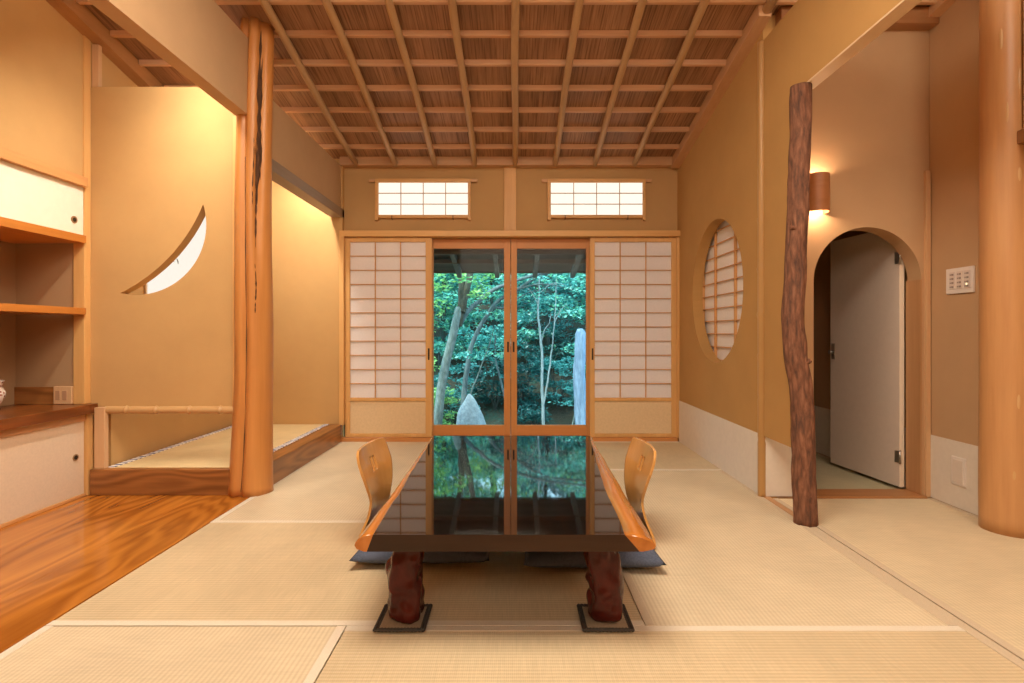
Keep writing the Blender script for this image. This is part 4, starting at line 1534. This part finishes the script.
hill_tree(-2.3, 9.4, 3.8, 1.0, LM_green, 'yellow-green leafy tree at the left edge behind the leaning trunk', 201, 70, .12)
hill_tree(-1.35, 9.9, 4.2, 1.05, LM_bright, 'bright leafy tree behind the leaning trunk', 202, 120, .03)
hill_tree(-.35, 10.4, 4.4, 1.1, LM_bright, 'bright leafy tree behind the arching branches', 203, 120, .03)
hill_tree(.65, 10.2, 4.2, 1.05, LM_blue, 'blue-green tree behind the twin stems', 204, 110, .06)
hill_tree(1.65, 9.6, 4.0, 1.0, LM_bright, 'bright green tree behind the bare pale trunk', 205, 110, .03)
hill_tree(-3.4, 11.2, 5.0, 1.4, LM_teal, 'tall dim tree beyond the yellow-green tree', 206, 80, .08)
hill_tree(-1.9, 12.2, 5.4, 1.5, LM_teal, 'tall teal tree deep behind the leaning trunk', 207, 110, .04)
hill_tree(-.4, 12.6, 5.4, 1.5, LM_teal, 'tall teal tree deep behind the door stiles', 208, 110, .04)
hill_tree(1.2, 12.2, 5.4, 1.5, LM_deep, 'tall dark tree deep behind the twin stems', 209, 110, .04)
hill_tree(2.8, 11.6, 5.2, 1.4, LM_teal, 'tall teal tree deep behind the right paper screen', 210, 90, .06)
hill_tree(3.4, 9.4, 4.2, 1.1, LM_teal, 'teal tree farthest right on the hillside', 211, 50, .12)

# ================================================================== LIGHT
w = bpy.data.worlds.new('sky')
sc.world = w
w.use_nodes = True
nt = w.node_tree
nt.nodes.clear()
bg = nt.nodes.new('ShaderNodeBackground')
wo = nt.nodes.new('ShaderNodeOutputWorld')
tc = nt.nodes.new('ShaderNodeTexCoord')
sp = nt.nodes.new('ShaderNodeSeparateXYZ')
rp = nt.nodes.new('ShaderNodeValToRGB')
nt.links.new(tc.outputs['Generated'], sp.inputs[0])
nt.links.new(sp.outputs['Z'], rp.inputs[0])
rp.color_ramp.elements[0].color = (.42, .76, .98, 1)
rp.color_ramp.elements[1].color = (.48, .82, 1.0, 1)
nt.links.new(rp.outputs[0], bg.inputs[0])
bg.inputs[1].default_value = 5.0
nt.links.new(bg.outputs[0], wo.inputs[0])


def area(name, loc, target, sx, sy, power, color, spread=PI, along_y=False):
    L = bpy.data.lights.new(name, 'AREA')
    L.shape = 'RECTANGLE'
    L.size, L.size_y = sx, sy
    L.energy = power
    L.color = color
    L.spread = spread
    o_ = bpy.data.objects.new(name, L)
    o_.location = loc
    zz_ = (V(loc) - V(target)).normalized()
    if along_y:
        yy_ = (V((0, 1, 0)) - zz_ * zz_.y).normalized()
    else:
        xx_ = V((1, 0, 0)) - zz_ * zz_.x
        yy_ = zz_.cross(xx_.normalized())
    xx_ = yy_.cross(zz_)
    o_.rotation_euler = Matrix((xx_, yy_, zz_)).transposed().to_euler()
    col.objects.link(o_)
    return o_


def point(name, loc, power, color, r=.03):
    L = bpy.data.lights.new(name, 'POINT')
    L.energy = power
    L.color = color
    L.shadow_soft_size = r
    o_ = bpy.data.objects.new(name, L)
    o_.location = loc
    col.objects.link(o_)
    return o_


WARM = (1.0, .86, .68)
WARM2 = (1.0, .78, .52)
area('overhead_fill_light', (-.20, 1.25, 2.98), (-.15, 1.3, .0), 1.5, 1.2, 104, WARM)  # unseen fill added for the general room brightness
area('rear_fill_light', (.2, -1.55, 2.6), (.1, 3.0, 1.4), 2.6, .9, 46, WARM)  # fill added behind the camera to light surfaces facing it
area('moon_wall_lamp', (-1.71, 2.72, 2.48), (-1.88, 3.12, 1.75), .16, .12, 6.5, (1.0, .93, .80), spread=2.7)
area('shelf_strip_lamp', (-1.68, 2.1, 2.36), (-2.45, 2.15, 1.0), .05, 1.7, 11, (1.0, .90, .74), spread=2.0, along_y=True)
area('alcove_strip_lamp', (-1.66, 4.0, 2.25), (-2.05, 4.3, .3), .05, .9, 21, (1.0, .92, .78), along_y=True)
point('sconce_up_lamp', (1.703, 2.995, 1.792), 3.2, WARM2, .02)
point('sconce_down_lamp', (1.703, 2.995, 1.636), 3.2, WARM2, .02)
area('side_room_fill', (1.95, .9, 2.9), (1.95, 2.6, .2), .5, .5, 19, WARM)  # hidden light added to brighten the side room

S = bpy.data.lights.new('sun', 'SUN')
S.energy = 6.0
S.angle = .2
S.color = (.80, 1.0, .92)
so = bpy.data.objects.new('sun', S)
so.rotation_euler = V((.30, .45, -1)).to_track_quat('-Z', 'Y').to_euler()
so.location = (0, 9, 8)
col.objects.link(so)

SETTING = {
    'floor': ('timber subfloor under the mats', 'floor'),
    'floor_strip': ('narrow tan strip between the room mats and side room mat', 'floor'),
    'floor_rear': ('mat-covered floor nearest the viewer', 'floor'),
    'floor_alcove': ('raised board base of the alcove', 'floor'),
    'wall_back': ('tan plaster wall around the glass doors and transoms', 'wall'),
    'wall_right': ('brown ochre plaster wall pierced by the round window', 'wall'),
    'wall_hanging_right': ('ochre hanging wall above the log post passage', 'wall'),
    'wall_arch': ('tan plaster wall with the arched doorway', 'wall'),
    'wall_anteroom': ('tan plaster wall carrying the switch plate', 'wall'),
    'wall_inner': ('end wall of the room beyond the arch', 'wall'),
    'wall_inner_left': ('left wall of the room beyond the arch', 'wall'),
    'ceiling_inner': ('low ceiling of the room beyond the arch', 'ceiling'),
    'wall_hanging_left': ('greyish hanging wall band left of the peeled post', 'wall'),
    'wall_hanging_alcove': ('greyish hanging wall above the grey-brown beam', 'wall'),
    'wall_alcove_left': ('ochre side wall inside the raised alcove', 'wall'),
    'wall_alcove_back': ('brightly washed ochre wall at the alcove rear', 'wall'),
    'wall_left': ('golden plaster wall above the white cupboard', 'wall'),
    'wall_cupboard_back': ('plaster back of the open shelf recess', 'wall'),
    'wall_cupboard_end': ('shadowed plaster end of the open shelf recess', 'wall'),
    'wall_cupboard_near': ('near end partition of the shelf recess', 'wall'),
    'wall_left_near': ('left wall nearest the viewer', 'wall'),
    'wall_rear': ('wall behind the viewer', 'wall'),
    'wall_outer': ('outer wall behind the alcove', 'wall'),
    'wall_hanging_side': ('short hanging wall right of the thick round post', 'wall'),
    'ceiling': ('sloping cedar ceiling with cross battens and round ribs', 'ceiling'),
    'ground': ('dark mossy ground rising beyond the glass doors', 'ground'),
    'sill_track': ('timber sliding track below the paper screens', 'door track'),
}
for o_ in sc.objects:
    if o_.parent is None and o_.name in SETTING and not o_.get('label'):
        o_['label'], o_['category'] = SETTING[o_.name]

# ================================================================== CAMERA
cd = bpy.data.cameras.new('camera')
cd.sensor_width = 36
cd.lens = 535 / 1024 * 36
cd.shift_x = -2 / 1024
cd.shift_y = -9.5 / 1024
cd.clip_start = .05
cam = bpy.data.objects.new('camera', cd)
cam.location = (0, 0, .94)
cam.rotation_euler = (PI / 2, 0, 0)
col.objects.link(cam)
sc.camera = cam

vs_ = sc.view_settings
vs_.view_transform = 'Standard'
vs_.look = 'None'
vs_.exposure = -.10
vs_.gamma = 1
vs_.use_curve_mapping = False
